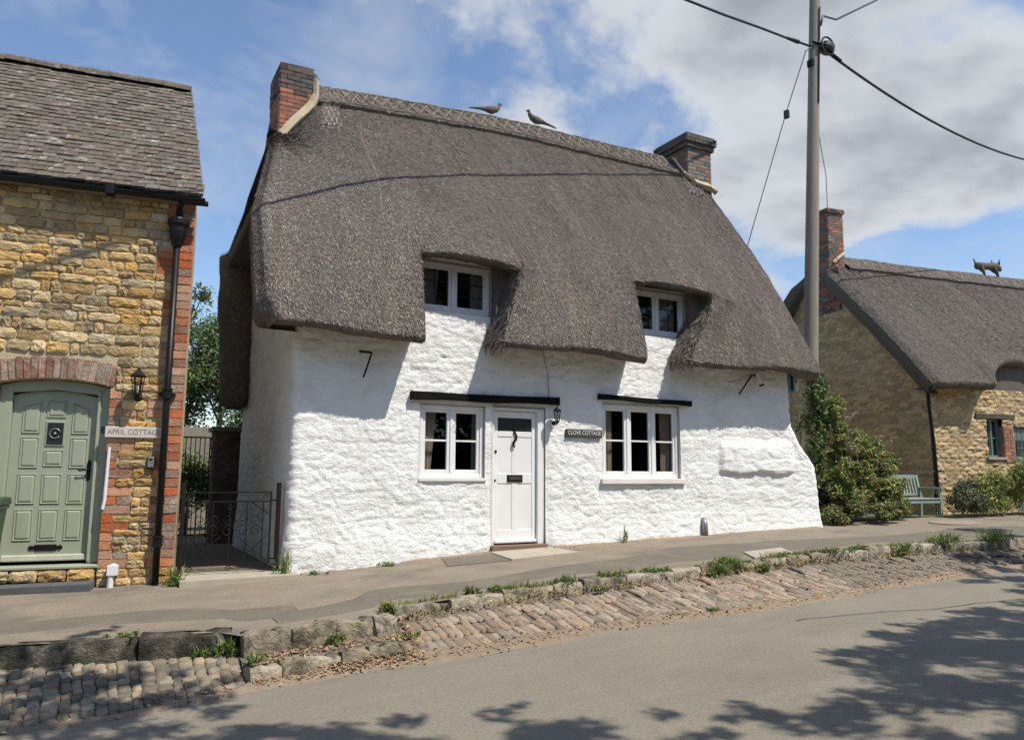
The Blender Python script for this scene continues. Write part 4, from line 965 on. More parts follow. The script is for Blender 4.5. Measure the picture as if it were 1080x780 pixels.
m.tube([(cx + 0.055 * math.cos(t), yd - 0.022, cz + 0.055 * math.sin(t)) for t in np.linspace(0.3, 5.6, 18)], 0.006, 6); m.lathe((cx, yd - 0.016, cz), [(0.018, 0), (0.014, 0.02), (0.004, 0.03)], 10, (0, -1, 0)); lpart(m, 'door_knocker', 'grey_metal', AD, smooth=True)
m = MB(); m.bevbox(-1.52, -1.30, yd - 0.012, yd - 0.001, 0.385, 0.455, 0.004)
for s_ in (-1, 1):
    x0 = -1.41 + s_ * 0.11; m.prism([(x0, 0.402), (x0 + s_ * 0.03, 0.398), (x0 + s_ * 0.035, 0.386), (x0 + s_ * 0.065, 0.42), (x0 + s_ * 0.035, 0.454), (x0 + s_ * 0.03, 0.442), (x0, 0.438)][::s_], yd - 0.010, yd - 0.001)
lpart(m, 'letter_plate', 'black_paint', AD)
m = MB(); m.bevbox(-1.055, -1.015, yd - 0.012, yd - 0.001, 1.20, 1.38, 0.004); m.prism([(-1.055, 1.38), (-1.015, 1.38), (-1.035, 1.42)][::-1], yd - 0.010, yd - 0.001); m.prism([(-1.055, 1.20), (-1.035, 1.16), (-1.015, 1.20)], yd - 0.010, yd - 0.001)
m.tube([(-1.035, yd - 0.012, 1.30), (-1.035, yd - 0.05, 1.30), (-1.07, yd - 0.055, 1.295), (-1.12, yd - 0.055, 1.285), (-1.135, yd - 0.05, 1.30)], [0.011, 0.011, 0.010, 0.009, 0.012], 8); lpart(m, 'handle', 'black_paint', AD, smooth=True)
m = MB(); m.box(lx0 + 0.01, lx1 - 0.005, yd - 0.045, yd - 0.001, 0.275, 0.345); lpart(m, 'weather_board', 'worn_sill', AD, bevel=0.012)
m = MB()
m.bevbox(-1.975, lx0 - 0.003, 0.105, 0.22, 0.235, 2.25, 0.008); m.bevbox(lx1 + 0.003, -0.858, 0.105, 0.22, 0.235, 2.25, 0.008)
m.prism([(-1.975, 2.25), (-1.84, 2.17), (-1.42, 2.215), (-0.99, 2.17), (-0.858, 2.25), (-1.1, 2.30), (-1.42, 2.325), (-1.74, 2.30)], 0.11, 0.218)
m.bevbox(lx1 + 0.003, lx1 + 0.035, 0.085, 0.11, 0.26, 2.22, 0.006); m.bevbox(-1.99, -0.845, -0.03, 0.22, 0.195, 0.2345, 0.01)
lpart(m, 'frame', 'sage_paint', AD)
def text(name, body, size, material, parent, loc, rot, extrude=0.002, sx=1.0, spacing=1.0, align='CENTER'):
    cu = bpy.data.curves.new(name, 'FONT'); cu.body = body; cu.size = size; cu.extrude = extrude; cu.align_x = align; cu.align_y = 'CENTER'; cu.space_character = spacing
    cu.materials.append(MATS[material])
    t = bpy.data.objects.new(name, cu); COL.objects.link(t)
    me = bpy.data.meshes.new_from_object(t.evaluated_get(bpy.context.evaluated_depsgraph_get()))
    bpy.data.objects.remove(t); bpy.data.curves.remove(cu)
    if len(me.materials) == 0: me.materials.append(MATS[material])
    o = bpy.data.objects.new(name, me); COL.objects.link(o); o.parent = parent; o.location = loc; o.rotation_euler = rot; o.scale = (sx, 1, 1)
    return o
text('house_number', '8', 0.115, 'black_paint', AD, (-0.905, 0.102, 1.755), (math.pi / 2, 0, 0), 0.004)

# roof: courses of small stone-grey tiles
def april_roof():
    rf = lsub('roof', AC)
    ez, ey = 4.62, -0.16; pz, py_ = 7.06, 2.2; slope = math.atan2(pz - ez, py_ - ey); ln = math.hypot(pz - ez, py_ - ey)
    m = MB(); m.add([(AW, ey, ez - 0.03), (0.02, ey, ez - 0.03), (-0.33, py_, pz - 0.03), (AW, py_, pz - 0.03), (AW, 2 * py_ - ey, ez - 0.03), (-0.68, 2 * py_ - ey, ez - 0.03)], [(0, 1, 2, 3), (3, 2, 5, 4)]); lpart(m, 'underlay', 'tile', rf)
    tw, gauge, tl = 0.166, 0.118, 0.19
    tv = []
    for i in range(4):
        rs = random.Random(90 + i); t0 = 0.017
        mm = MB(); P_ = [(-0.5, 0, 0), (0.5, 0, 0), (0.5, 1, 0), (-0.5, 1, 0), (-0.5, 0, 1), (0.5, 0, 1), (0.5, 1, 1), (-0.5, 1, 1)]
        P_ = [(x * rs.uniform(0.95, 1.0), y + (rs.uniform(-0.04, 0.04) if y == 0 else 0), z * rs.uniform(0.8, 1.15)) for x, y, z in P_]
        mm.add(P_, [(0, 3, 2, 1), (4, 5, 6, 7), (0, 1, 5, 4), (1, 2, 6, 5), (2, 3, 7, 6), (3, 0, 4, 7)])
        me = bpy.data.meshes.new('tile_%d' % i); me.from_pydata(mm.v, [], mm.f); me.update(); me.materials.append(MATS['tile']); tv.append(me)
    rows = int(ln / gauge); cnt = 0; mass = MB(); rs = random.Random(3)
    cs, sn = math.cos(slope), math.sin(slope)
    for r in range(rows):
        s0 = r * gauge - 0.02; x = 0.035 - 0.15 * (s0 * cs) + rs.uniform(-0.010, 0.010); first = True
        while x > AW:
            w = tw * rs.uniform(0.90, 1.0) * (0.55 if first and r % 2 else 1.0); first = False; xc = x - w / 2; x -= w + 0.004
            tilt = slope - 0.075 + rs.uniform(-0.035, 0.03); lift = 0.024 + rs.uniform(0, 0.010); dy = rs.uniform(-0.012, 0.010)
            loc = (xc, ey + (s0 + dy) * cs - lift * sn, ez + (s0 + dy) * sn + lift * cs); me = rs.choice(tv)
            if xc > -2.05 and cnt < 300 and (r < 30): 
                o = place('tile', me, rf, loc, (w, tl, 0.036), (tilt, 0, rs.uniform(-0.01, 0.01))); cnt += 1
            else:
                Mx = Matrix.Rotation(tilt, 3, 'X'); k = rs.uniform(0.8, 1.2); mass.cc = (k, k * rs.uniform(0.97, 1.02), k * rs.uniform(0.94, 1.04))
                mass.add([Mx @ Vector((v.co.x * w, v.co.y * tl, v.co.z * 0.036)) + Vector(loc) for v in me.vertices], [tuple(p.vertices) for p in me.polygons])
    tag(mass.build('tile', 'tile_mass', rf, colour=True), kind='stuff')
    x = -0.31; i = 0
    while x > AW:
        l = rs.uniform(0.30, 0.42); m = MB(); n = 8
        V = []
        for xx in (x - l + 0.008, x):
            for k in range(n + 1):
                a = math.pi * k / n - 0.0; V.append((xx, py_ - 0.17 * math.cos(a), pz - 0.02 + 0.13 * math.sin(a) + rs.uniform(-0.014, 0.014)))
        m.add(V, [(k, k + 1, n + 2 + k, n + 1 + k) for k in range(n)] + [tuple(range(n, -1, -1)), tuple(range(n + 1, 2 * n + 2))]); lpart(m, 'ridge_tile', 'tile', rf); x -= l
april_roof()
# gutter, hopper and downpipe
m = MB(); n = 9; V = []; 
for x in (AW, 0.06):
    for k in range(n): a = math.pi * k / (n - 1); V.append((x, -0.215 + 0.058 * math.cos(a), 4.585 - 0.058 * math.sin(a)))
    for k in range(n - 1, -1, -1): a = math.pi * k / (n - 1); V.append((x, -0.215 + 0.052 * math.cos(a), 4.588 - 0.052 * math.sin(a)))
q = 2 * n
m.add(V, [(k, (k + 1) % q, q + (k + 1) % q, q + k) for k in range(q)] + [tuple(range(q - 1, -1, -1)), tuple(range(q, 2 * q))])
for x in (-0.98, -2.4, -3.8): m.box(x - 0.05, x + 0.05, -0.28, -0.15, 4.51, 4.60)
lpart(m, 'gutter', 'black_paint', AC)
dp = lsub('downpipe', AC); xq = -0.235
m = MB(); m.lathe((xq, -0.10, 3.98), [(0.045, 0), (0.06, 0.03), (0.085, 0.12), (0.10, 0.20), (0.10, 0.27), (0.125, 0.285), (0.125, 0.335), (0.105, 0.345), (0.10, 0.36)], 16); lpart(m, 'hopper', 'black_paint', dp, smooth=False)
m = MB(); m.tube([(xq, -0.10, 4.33), (xq, -0.10, 4.42), (xq + 0.01, -0.16, 4.49), (xq + 0.03, -0.21, 4.52)], 0.035, 10); m.tube([(xq + 0.03, -0.215, 4.53), (xq + 0.33, -0.215, 4.535)], 0.034, 10); lpart(m, 'swan_neck', 'black_paint', dp, smooth=True)
m = MB(); m.tube([(xq, -0.10, 4.0), (xq, -0.10, -0.03)], 0.039, 14); lpart(m, 'pipe', 'black_paint', dp, smooth=True)
for zz in (2.19, 0.47):
    m = MB(); m.lathe((xq, -0.10, zz - 0.06), [(0.04, 0), (0.055, 0.01), (0.052, 0.10), (0.06, 0.105), (0.06, 0.13), (0.041, 0.14)], 14); lpart(m, 'collar', 'black_paint', dp, smooth=False)
m = MB(); m.box(xq - 0.09, xq + 0.09, -0.06, 0.0, 2.17, 2.21); lpart(m, 'pipe_clip', 'black_paint', dp)
m = MB(); m.tube([(-0.68, -0.03, 0.20), (-0.68, -0.09, 0.20)], 0.045, 12); m.box(-0.735, -0.625, -0.13, -0.03, 0.12, 0.225); m.tube([(-0.695, -0.085, 0.13), (-0.70, -0.085, -0.04)], 0.034, 12); lpart(m, 'waste_pipe', 'plastic_white', AC)
m = MB(); m.tube([(-0.815, -0.02, 1.56), (-0.825, -0.02, 0.95), (-0.84, -0.02, 0.85)], 0.018, 8); lpart(m, 'trunking', 'plastic_white', AC)

def to_world(F, p):
    c, s = math.cos(F[3]), math.sin(F[3]); return (F[0] + p[0] * c - p[1] * s, F[1] + p[0] * s + p[1] * c, F[2] + p[2])
FA = (1.04, 10.0, -1.3, -R(8))
# house sign, lantern, key safe on that wall
sg = thing('house_sign', 'pale wooden name board reading APRIL COTTAGE fixed to the brick and stone wall', 'sign', to_world(FA, (-0.565, -0.02, 1.735)), -R(8))
m = MB(); m.box(-0.305, 0.305, -0.028, 0.004, -0.064, 0.064); m.build('board', 'sign_white', sg, bevel=0.006)
text('lettering', 'APRIL COTTAGE', 0.088, 'sign_text', sg, (0, -0.0285, 0.0), (math.pi / 2, 0, 0), 0.001, 0.84, 1.02)
ks = thing('key_safe', 'small grey key safe with black cover beside the black downpipe', 'key safe', to_world(FA, (-0.365, -0.02, 1.385)), -R(8))
m = MB(); m.box(-0.042, 0.042, -0.045, 0.004, -0.075, 0.075); m.build('back', 'insulator', ks, bevel=0.012)
m = MB(); m.box(-0.032, 0.032, -0.058, -0.044, -0.055, 0.065); m.build('face', 'grey_metal', ks, bevel=0.008)
m = MB(); m.box(-0.018, 0.018, -0.064, -0.0575, 0.028, 0.05); m.build('button', 'insulator', ks, bevel=0.003)
def lantern(label, base, rz, k=1.0, arm=0.16):
    T = thing('wall_lantern', label, 'lantern', base, rz)
    m = MB(); m.lathe((0, 0, 0.0), [(0.045 * k, 0), (0.04 * k, 0.012), (0.02 * k, 0.025)], 12, (0, -1, 0)); m.tube([(0, -0.02, 0), (0, -arm * 0.7, -0.03 * k), (0, -arm, 0.02 * k)], 0.010, 8); m.build('bracket', 'black_paint', T, smooth=True)
    z0, z1 = 0.03 * k, 0.22 * k; r0, r1 = 0.042 * k, 0.068 * k; c = (0, -arm)
    m = MB()
    for i in range(6):
        a = i * math.pi / 3; m.bar((c[0] + r0 * math.cos(a), c[1] + r0 * math.sin(a), z0), (c[0] + r1 * math.cos(a), c[1] + r1 * math.sin(a), z1), 0.009, 0.009)
    m.lathe((c[0], c[1], 0), [(0.02 * k, z0 - 0.05 * k), (0.03 * k, z0 - 0.02 * k), (r0 + 0.008, z0 - 0.01), (r0 + 0.008, z0 + 0.008)], 6)
    m.build('cage', 'black_paint', T)
    m = MB(); m.lathe((c[0], c[1], 0), [(r1 + 0.012, z1), (r1 + 0.02, z1 + 0.012), (0.045 * k, z1 + 0.05 * k), (0.02 * k, z1 + 0.075 * k), (0.018 * k, z1 + 0.085 * k), (0.006, z1 + 0.11 * k)], 6); m.build('cap', 'black_paint', T)
    m = MB(); m.lathe((c[0], c[1], 0), [(r0 - 0.004, z0 + 0.01), (r1 - 0.004, z1 - 0.002)], 6); m.build('pane', 'glass', T)
    m = MB(); m.lathe((c[0], c[1], 0), [(0.012, z0 + 0.02), (0.016, z0 + 0.06), (0.012, z0 + 0.10)], 8); m.build('bulb', 'plastic_white', T)
lantern('black hexagonal lantern on the brick wall above the APRIL COTTAGE board', to_world(FA, (-0.55, -0.02, 2.14)), -R(8), 1.05)
lantern('small black lantern beside the white front door under the black beam', (6.20, 9.95, 0.74), 0.0, 0.8, 0.10)
sg = thing('name_plaque', 'dark plaque with white CLOVE COTTAGE lettering on the white wall', 'plaque', (6.76, 9.965, 0.60), 0.0)
m = MB(); m.box(-0.335, 0.335, -0.025, 0.03, -0.062, 0.062); m.build('board', 'plaque_dark', sg, bevel=0.006)
text('lettering', 'CLOVE COTTAGE', 0.088, 'plaque_text', sg, (0, -0.0255, 0.008), (math.pi / 2, 0, 0), 0.001, 0.86, 1.02)
fl = thing('floodlight', 'pale cylindrical outside lamp under the thatch beside the iron stay', 'outside lamp', (10.47, 9.93, 1.74), 0.0)
m = MB(); m.tube([(0, 0.05, 0.02), (0, -0.05, 0.0)], 0.02, 8); m.build('bracket', 'insulator', fl)
m = MB(); m.tube([(-0.02, -0.06, 0.05), (0.05, -0.08, -0.15)], 0.042, 12); m.build('body', 'grey_white_paint', fl, smooth=False)
m = MB(); m.tube([(0.048, -0.08, -0.148), (0.06, -0.083, -0.185)], 0.046, 12); m.build('lens', 'insulator', fl)

# wheelie bin at the left edge
wb = thing('wheelie_bin', 'dark green wheelie bin standing beside the sage green door', 'wheelie bin', to_world(FA, (-2.03, -0.42, -0.02)), -R(8))
m = MB(); V = [(-0.22, -0.26, 0.06), (0.22, -0.26, 0.06), (0.22, 0.22, 0.06), (-0.22, 0.22, 0.06), (-0.285, -0.31, 0.92), (0.285, -0.31, 0.92), (0.285, 0.28, 0.92), (-0.285, 0.28, 0.92)]
m.add(V, [(3, 2, 1, 0), (4, 5, 6, 7), (0, 1, 5, 4), (1, 2, 6, 5), (2, 3, 7, 6), (3, 0, 4, 7)]); m.build('body', 'bin_green', wb, bevel=0.02)
m = MB(); m.box(-0.30, 0.30, -0.325, 0.295, 0.90, 0.935); m.build('rim', 'bin_green', wb, bevel=0.01)
m = MB(); V = []
for x in (-0.31, 0.31):
    for y, zz in ((-0.35, 0.938), (-0.30, 0.985), (0.0, 1.03), (0.28, 1.02), (0.33, 0.97), (0.32, 0.938)): V.append((x, y, zz))
m.add(V, [(k, k + 1, 7 + k, 6 + k) for k in range(5)] + [(5, 0, 6, 11), tuple(range(5, -1, -1)), tuple(range(6, 12))]); m.build('lid', 'bin_green', wb, bevel=0.015)
m = MB(); m.tube([(-0.24, 0.37, 0.99), (0.24, 0.37, 0.99)], 0.016, 8); m.bar((-0.24, 0.28, 0.97), (-0.24, 0.37, 0.99), 0.03, 0.03); m.bar((0.24, 0.28, 0.97), (0.24, 0.37, 0.99), 0.03, 0.03); m.build('handle', 'bin_green', wb)
for x in (-0.26, 0.22):
    m = MB(); m.lathe((x, 0.22, 0.10), [(0.10, 0), (0.105, 0.01), (0.105, 0.035), (0.10, 0.045)], 16, (1, 0, 0)); m.build('wheel', 'insulator', wb)

# ------------------------------------------------------------------ the passage: gate, garden gate, pier
slab = MB(); slab.box(1.02, 2.36, 9.62, 10.35, -1.40, -1.245, 0.006); 
single('path_slab', slab, 'concrete', 'pale concrete threshold under the low iron gate', None, (1.7, 10.0, -1.3), None, 'structure')
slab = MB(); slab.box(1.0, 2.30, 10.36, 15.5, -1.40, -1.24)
single('garden_path', slab, 'verge_soil_path_shade', 'garden path behind the low gate, coloured dark for the shade of the passage', None, (1.7, 12.0, -1.3), None, 'structure')  # passage shade is put into the path's dark colour
def scroll(m, cx, cz, r, a0, turns, y, s=1):
    pts = []
    n = 16
    for i in range(n + 1):
        t = i / n; a = a0 + s * t * turns * 2 * math.pi; rr = r * (1 - 0.72 * t); pts.append((cx + rr * math.cos(a), y, cz + rr * math.sin(a)))
    m.tube(pts, 0.005, 5)
def iron_gate():
    G = thing('iron_gate', 'low black wrought iron scroll gate between the two cottages', 'gate', (1.64, 10.12, -1.24))
    x0, x1, zb, zt, y = -0.53, 0.46, 0.09, 0.98, 0.0
    m = MB(); m.box(-0.60, -0.555, -0.025, 0.025, -0.02, 1.09); m.build('post', 'iron', G)
    m = MB(); m.box(0.52, 0.57, -0.025, 0.025, -0.06, 1.09); m.build('post', 'iron', G)
    m = MB(); m.box(x0, x0 + 0.02, -0.01, 0.01, zb, zt); m.box(x1 - 0.02, x1, -0.01, 0.01, zb, zt)
    for z in (zb, 0.85, zt - 0.016): m.box(x0 + 0.02, x1 - 0.02, -0.009, 0.009, z, z + 0.016)
    m.box(x1, 0.52, -0.008, 0.008, 0.86, 0.88); m.box(x1, 0.52, -0.008, 0.008, 0.14, 0.16); m.build('frame', 'iron', G)
    for i in range(5):
        x = x0 + (x1 - x0) * (i + 0.5) / 5; m = MB(); m.box(x - 0.006, x + 0.006, -0.006, 0.006, zb + 0.016, 0.85); m.build('bar', 'iron', G)
    for (cx, cz, a0, s) in ((-0.38, 0.50, 0.0, 1), (-0.22, 0.50, math.pi, -1), (-0.05, 0.50, 0, 1), (0.12, 0.50, math.pi, -1), (0.28, 0.50, 0, 1), (-0.38, 0.64, 0, -1), (-0.22, 0.64, math.pi, 1), (-0.05, 0.64, 0, -1), (0.12, 0.64, math.pi, 1), (0.28, 0.64, 0, -1), (0.39, 0.915, 0, 1), (-0.47, 0.915, math.pi, -1), (-0.03, 0.78, 0, 1), (-0.47, 0.05, 0, 1), (-0.03, 0.05, 0, 1), (0.40, 0.05, 0, 1)):
        m = MB(); scroll(m, cx, cz, 0.075 if 0.3 < cz < 0.7 else 0.04, a0, 1.4, 0.0, s); m.build('scroll', 'iron', G)
    for (xa, za, xb, zb_) in ((-0.50, 0.12, -0.13, 0.44), (-0.13, 0.12, -0.50, 0.44), (0.06, 0.12, 0.43, 0.44), (0.43, 0.12, 0.06, 0.44), (-0.50, 0.70, -0.3, 0.85), (0.43, 0.70, 0.22, 0.85)):
        m = MB(); m.tube([(xa, 0.004, za), (xb, 0.004, zb_)], 0.006, 5); m.build('bar', 'iron', G)
iron_gate()
G = thing('garden_gate', 'tall black barred garden gate at the back of the passage', 'gate', (1.68, 14.55, -1.2))
m = MB(); m.box(-0.26, -0.24, -0.01, 0.01, 0.05, 1.78); m.box(0.22, 0.24, -0.01, 0.01, 0.05, 1.78)
for z in (0.08, 0.9, 1.76): m.box(-0.24, 0.22, -0.01, 0.01, z, z + 0.025)
m.build('frame', 'iron', G)
for i in range(1, 6): x = -0.24 + 0.46 * i / 6; m = MB(); m.box(x - 0.007, x + 0.007, -0.007, 0.007, 0.105, 1.76); m.build('bar', 'iron', G)
pr = thing('brick_pier', 'dark brick gate pier with flat cap beside the tall garden gate', 'gate pier', (2.15, 14.4, -1.25))
m = MB(); m.box(-0.21, 0.21, -0.2, 0.2, 0, 1.92); m.build('core', 'old_mortar', pr)
m = MB(); brick_faces(m, -0.21, 0.21, -0.2, 0.2, 0.0, 1.92, 0.215, 0.08, 8, [(0.5, 0.75, 0.95), (0.42, 0.6, 0.8), (0.6, 0.8, 0.95)]); tag(m.build('brickwork', 'brick_mass', pr, colour=True), kind='stuff')
m = MB(); m.box(-0.27, 0.27, -0.26, 0.26, 1.92, 2.0); m.build('cap', 'old_mortar', pr, bevel=0.015)
m = MB(); m.box(0.2, 4.6, 17.8, 18.1, -1.2, 0.92); o = single('garden_wall', m, 'old_mortar', 'pale garden wall behind the tall garden gate', 'wall', (2.4, 17.9, -1.2))

# ------------------------------------------------------------------ kerb, cobbles, setts
rk = random.Random(21)
def verge_z(x, y):
    a = yk(x) - 0.05; b = ye(x); t = np.clip((a - y) / np.maximum(a - b, 0.05), 0, 1.2); za = zk(x) - np.interp(x, [1.2, 2.7], [0.145, 0.075]); return za + (zroad(x) - za) * t
vx = np.linspace(-6, 16, 180)
o = sheet('verge', XS, lambda x: ye(x) - 0.05, lambda x: yk(x) + 0.03, lambda x: zroad(x) - 0.018, lambda x: zk(x) - np.interp(x, [1.2, 2.7], [0.17, 0.10]), 16, 'verge_soil_path_shade', 'sloping stone paved verge between pavement kerb and road', rough=0.01)
verge_o = o
COB = [piece_mesh('cobble_%d' % i, 200 + i, 3, 3, 0.40, 0.10, 0.11, 'cobble') for i in range(10)]
COBD = []
for me in COB: d_ = me.copy(); d_.materials[0] = MATS['cobble_dark']; COBD.append(d_)
SET = [piece_mesh('sett_%d' % i, 240 + i, 2, 3, 0.12, 0.03, 0.06, 'sett') for i in range(12)]
def lay(name, me, x, y, w, l, h, parent, tilt, mass=None):
    z = float(verge_z(x, y)); rot = (-math.pi / 2 + tilt + rk.uniform(-0.05, 0.05), 0, rk.uniform(-0.05, 0.05)); loc = (x, y, z + Z0 - 0.03)
    if mass is None: place(name, me, parent, loc, (w, h, l), rot)
    else:
        from mathutils import Euler
        Mx = Euler(rot).to_matrix(); mass.add([Mx @ Vector((v.co.x * w, v.co.y * h, v.co.z * l)) + Vector(loc) for v in me.vertices], [tuple(p.vertices) for p in me.polygons])
x = -1.0; nc = 0
while x < 1.18:
    w = rk.uniform(0.065, 0.115); y = float(yk(x)) - 0.10 - rk.uniform(0, 0.08); yb = float(ye(x)) + 0.02
    while y > yb:
        l = rk.uniform(0.065, 0.135)
        lay('cobble', rk.choice(COB if rk.random() > 0.25 else COBD), x + w / 2 + rk.uniform(-0.01, 0.01), y - l / 2, w - 0.006, l - 0.006, rk.uniform(0.030, 0.048), verge_o, 0.14); nc += 1; y -= l
    x += w
mass = MB(); x = -3.4
while x < -1.0:
    w = rk.uniform(0.065, 0.115); y = float(yk(x)) - 0.10 - rk.uniform(0, 0.08); yb = float(ye(x)) + 0.02
    while y > yb: l = rk.uniform(0.065, 0.135); lay('cobble', rk.choice(COB), x + w / 2, y - l / 2, w - 0.006, l - 0.006, rk.uniform(0.030, 0.048), verge_o, 0.14, mass); y -= l
    x += w
tag(mass.build('cobble', 'cobble', verge_o, smooth=True), kind='stuff')
mass = MB(); x = 2.72; ns = 0
while x < 13.2:
    w = rk.uniform(0.070, 0.095); y = float(yk(x)) - 0.07 - rk.uniform(0, 0.12); yb = float(ye(x)) + 0.0
    while y > yb + 0.05:
        l = min(rk.uniform(0.19, 0.27), y - yb + 0.03)
        far = ns >= 300
        if rk.random() > 0.02: lay('sett', rk.choice(SET), x + w / 2, y - l / 2, w - 0.004, l - 0.006, rk.uniform(0.028, 0.044), verge_o, 0.14, mass if far else None); ns += 1
        y -= l
    x += w
ms = mass.build('sett', 'sett', verge_o, smooth=True); tag(ms, kind='stuff')
kerb_o = thing('kerb', 'worn stone kerb along the pavement edge', None, (0, 0, -1.3 + 0.0), 0.0, None, 'structure'); del kerb_o['label']
def kerb_mesh(seed, kmat='kerb'):
    rs = np.random.default_rng(seed); n = 5
    V = []
    for i in range(n + 1):
        x = -0.5 + i / n
        for (y, z) in ((0.5, -1.0), (0.5, -0.02), (0.35, 0.0), (-0.30, 0.0), (-0.5, -0.12), (-0.52, -0.5), (-0.5, -1.0)):
            e = 0.03 if i in (0, n) else 0.0
            V.append((x + (rs.uniform(-0.03, 0.03) if 0 < i < n else 0), y + rs.uniform(-0.16, 0.16) + (e * (1 if y < 0 else -0.3)), z + (rs.uniform(-0.14, 0.05) if z > -0.9 else 0) - (0.02 if i in (0, n) and z > -0.2 else 0)))
    F = [(i * 7 + k, i * 7 + k + 1, (i + 1) * 7 + k + 1, (i + 1) * 7 + k) for i in range(n) for k in range(6)] + [tuple(range(6, -1, -1)), tuple(n * 7 + k for k in range(7))]
    me = bpy.data.meshes.new('kerb_stone_%d' % seed); me.from_pydata(V, [], F); me.update(); me.materials.append(MATS[kmat])
    me.polygons.foreach_set('use_smooth', np.array([len(p.vertices) == 4 for p in me.polygons])); return me
KM = [kerb_mesh(i) for i in range(10)]; KMOSS = [kerb_mesh(20 + i, 'kerb_mossy') for i in range(5)]
def kerb_run(x0, x1, yf, zf, h, d, lens, parent=None, yoff=0.0):
    x = x0
    while x < x1 - 0.05:
        l = min(rk.uniform(*lens), x1 - x); xm = x + l / 2; ang = math.atan2(float(yf(x + l) - yf(x)), l)
        o = place('kerb_stone', rk.choice(KM if x0 > 0 else KMOSS), kerb_o, (xm, float(yf(xm)) + yoff, float(zf(xm)) + 1.3 + rk.uniform(-0.012, 0.012)), (l - 0.004, d * rk.uniform(0.85, 1.15), h), (rk.uniform(-0.03, 0.03), rk.uniform(-0.012, 0.012), ang)); x += l
kerb_run(-3.2, 1.2, yk, lambda x: zk(x) + 0.020, 0.26, 0.13, (0.55, 1.1))
kerb_run(1.24, 2.62, yk, lambda x: zk(x) + 0.020, 0.24, 0.13, (0.35, 0.6))
kerb_run(2.66, 15.2, yk, lambda x: zk(x) + 0.020, 0.22, 0.12, (0.30, 0.75))
lw = lambda x: np.interp(x, [1.2, 2.0, 2.6], [6.50, 6.60, 6.62])
kerb_run(1.22, 2.62, lw, lambda x: zk(x) - 0.165, 0.22, 0.14, (0.20, 0.36))
m = MB(); xs_ = np.linspace(1.22, 2.62, 16)
V = np.array([[(x, float(lw(x)) + 0.02, float(zk(x)) - 0.185 + Z0), (x, float(yk(x)) + 0.03, float(zk(x)) - 0.17 + Z0)] for x in xs_]).transpose(1, 0, 2)
tag(mk('gutter_ledge', npmesh('gutter_ledge', V.reshape(-1, 3), gridfaces(2, 16), True), 'asphalt_patch'), 'flat asphalt ledge between two short rows of kerb stones', None, None, 'structure')
# dirt along the road edge
ex = np.linspace(-3, 14, 200); nr = 7; X = np.repeat(ex[None], nr, 0); t = np.linspace(-1, 1, nr)[:, None]
wd = 0.10 + 0.07 * fbm(X * 1.3, X * 0, 7, 3) * 2 + 0.03 * np.sin(X * 5.0)
wd = wd * np.interp(X, [1.0, 1.4], [0.35, 1.0]); Y = ye(X) + 0.03 * np.interp(X, [1.0, 1.4], [-1.0, 1.0]) + t * np.clip(wd, 0.03, 0.25); Z = np.maximum(zroad(X) + 0.006, verge_z(X, Y) + 0.008) + 0.015 * (1 - t ** 2) + 0.014 * fbm(X * 9, Y * 9, 8)
Z[0] = zroad(X[0]) - 0.004
tag(mk('road_edge_dirt', npmesh('road_edge_dirt', np.stack([X, Y, Z + Z0], -1).reshape(-1, 3), gridfaces(nr, len(ex)), True), 'road_edge_dirt'), 'band of dry grit and dirt along the road edge', None, None, 'stuff')

cp = []; x = 6.3
while x < 13: cp.append((x, 5.55 - 0.16 * (x - 6.3) + 0.05 * math.sin(x * 2.1) + rk.uniform(-0.03, 0.03))); x += rk.uniform(0.12, 0.25)
V = []; 
def zrd(x, y): t = (y + 9.0) / (float(ye(x)) + 0.12 + 9.0); return float(zroad(x)) - 0.05 * (1 - t) + 0.03 * float(fbm(np.array(x * 1.5), np.array(y * 1.5), 5))
for (x, y) in cp: V += [(x, y - 0.008, zrd(x, y) + Z0 + 0.007), (x, y + 0.008, zrd(x, y) + Z0 + 0.007)]
tag(mk('road_crack', npmesh('road_crack', np.array(V), np.array([(2 * i, 2 * i + 2, 2 * i + 3, 2 * i + 1) for i in range(len(cp) - 1)]), False), 'slate'), 'thin dark crack wandering across the road', None, None, 'structure')
# dirt gathered at the foot of the white wall
ex = np.linspace(2.45, 11.9, 150); nr = 6; X = np.repeat(ex[None], nr, 0); t = np.linspace(0, 1, nr)[:, None]
wd = np.clip(0.12 + 0.5 * fbm(X * 1.1, X * 0 + 3, 17, 4) + 0.22 * np.exp(-((X - 6.6) / 0.6) ** 2), 0.03, 0.5); Y = 9.97 - t * wd
Z = zpav(X, Y) + 0.02 * fbm(X * 1.5, Y * 1.5, 5) + 0.022 * (1 - t) + 0.010 * fbm(X * 11, Y * 11, 18) + 0.004; Z[-1] -= 0.02
tag(mk('wall_foot_dirt', npmesh('wall_foot_dirt', np.stack([X, Y, Z + Z0], -1).reshape(-1, 3), gridfaces(nr, len(ex))[:, ::-1], True), 'road_edge_dirt'), 'brown dirt gathered along the foot of the white wall', None, None, 'stuff')
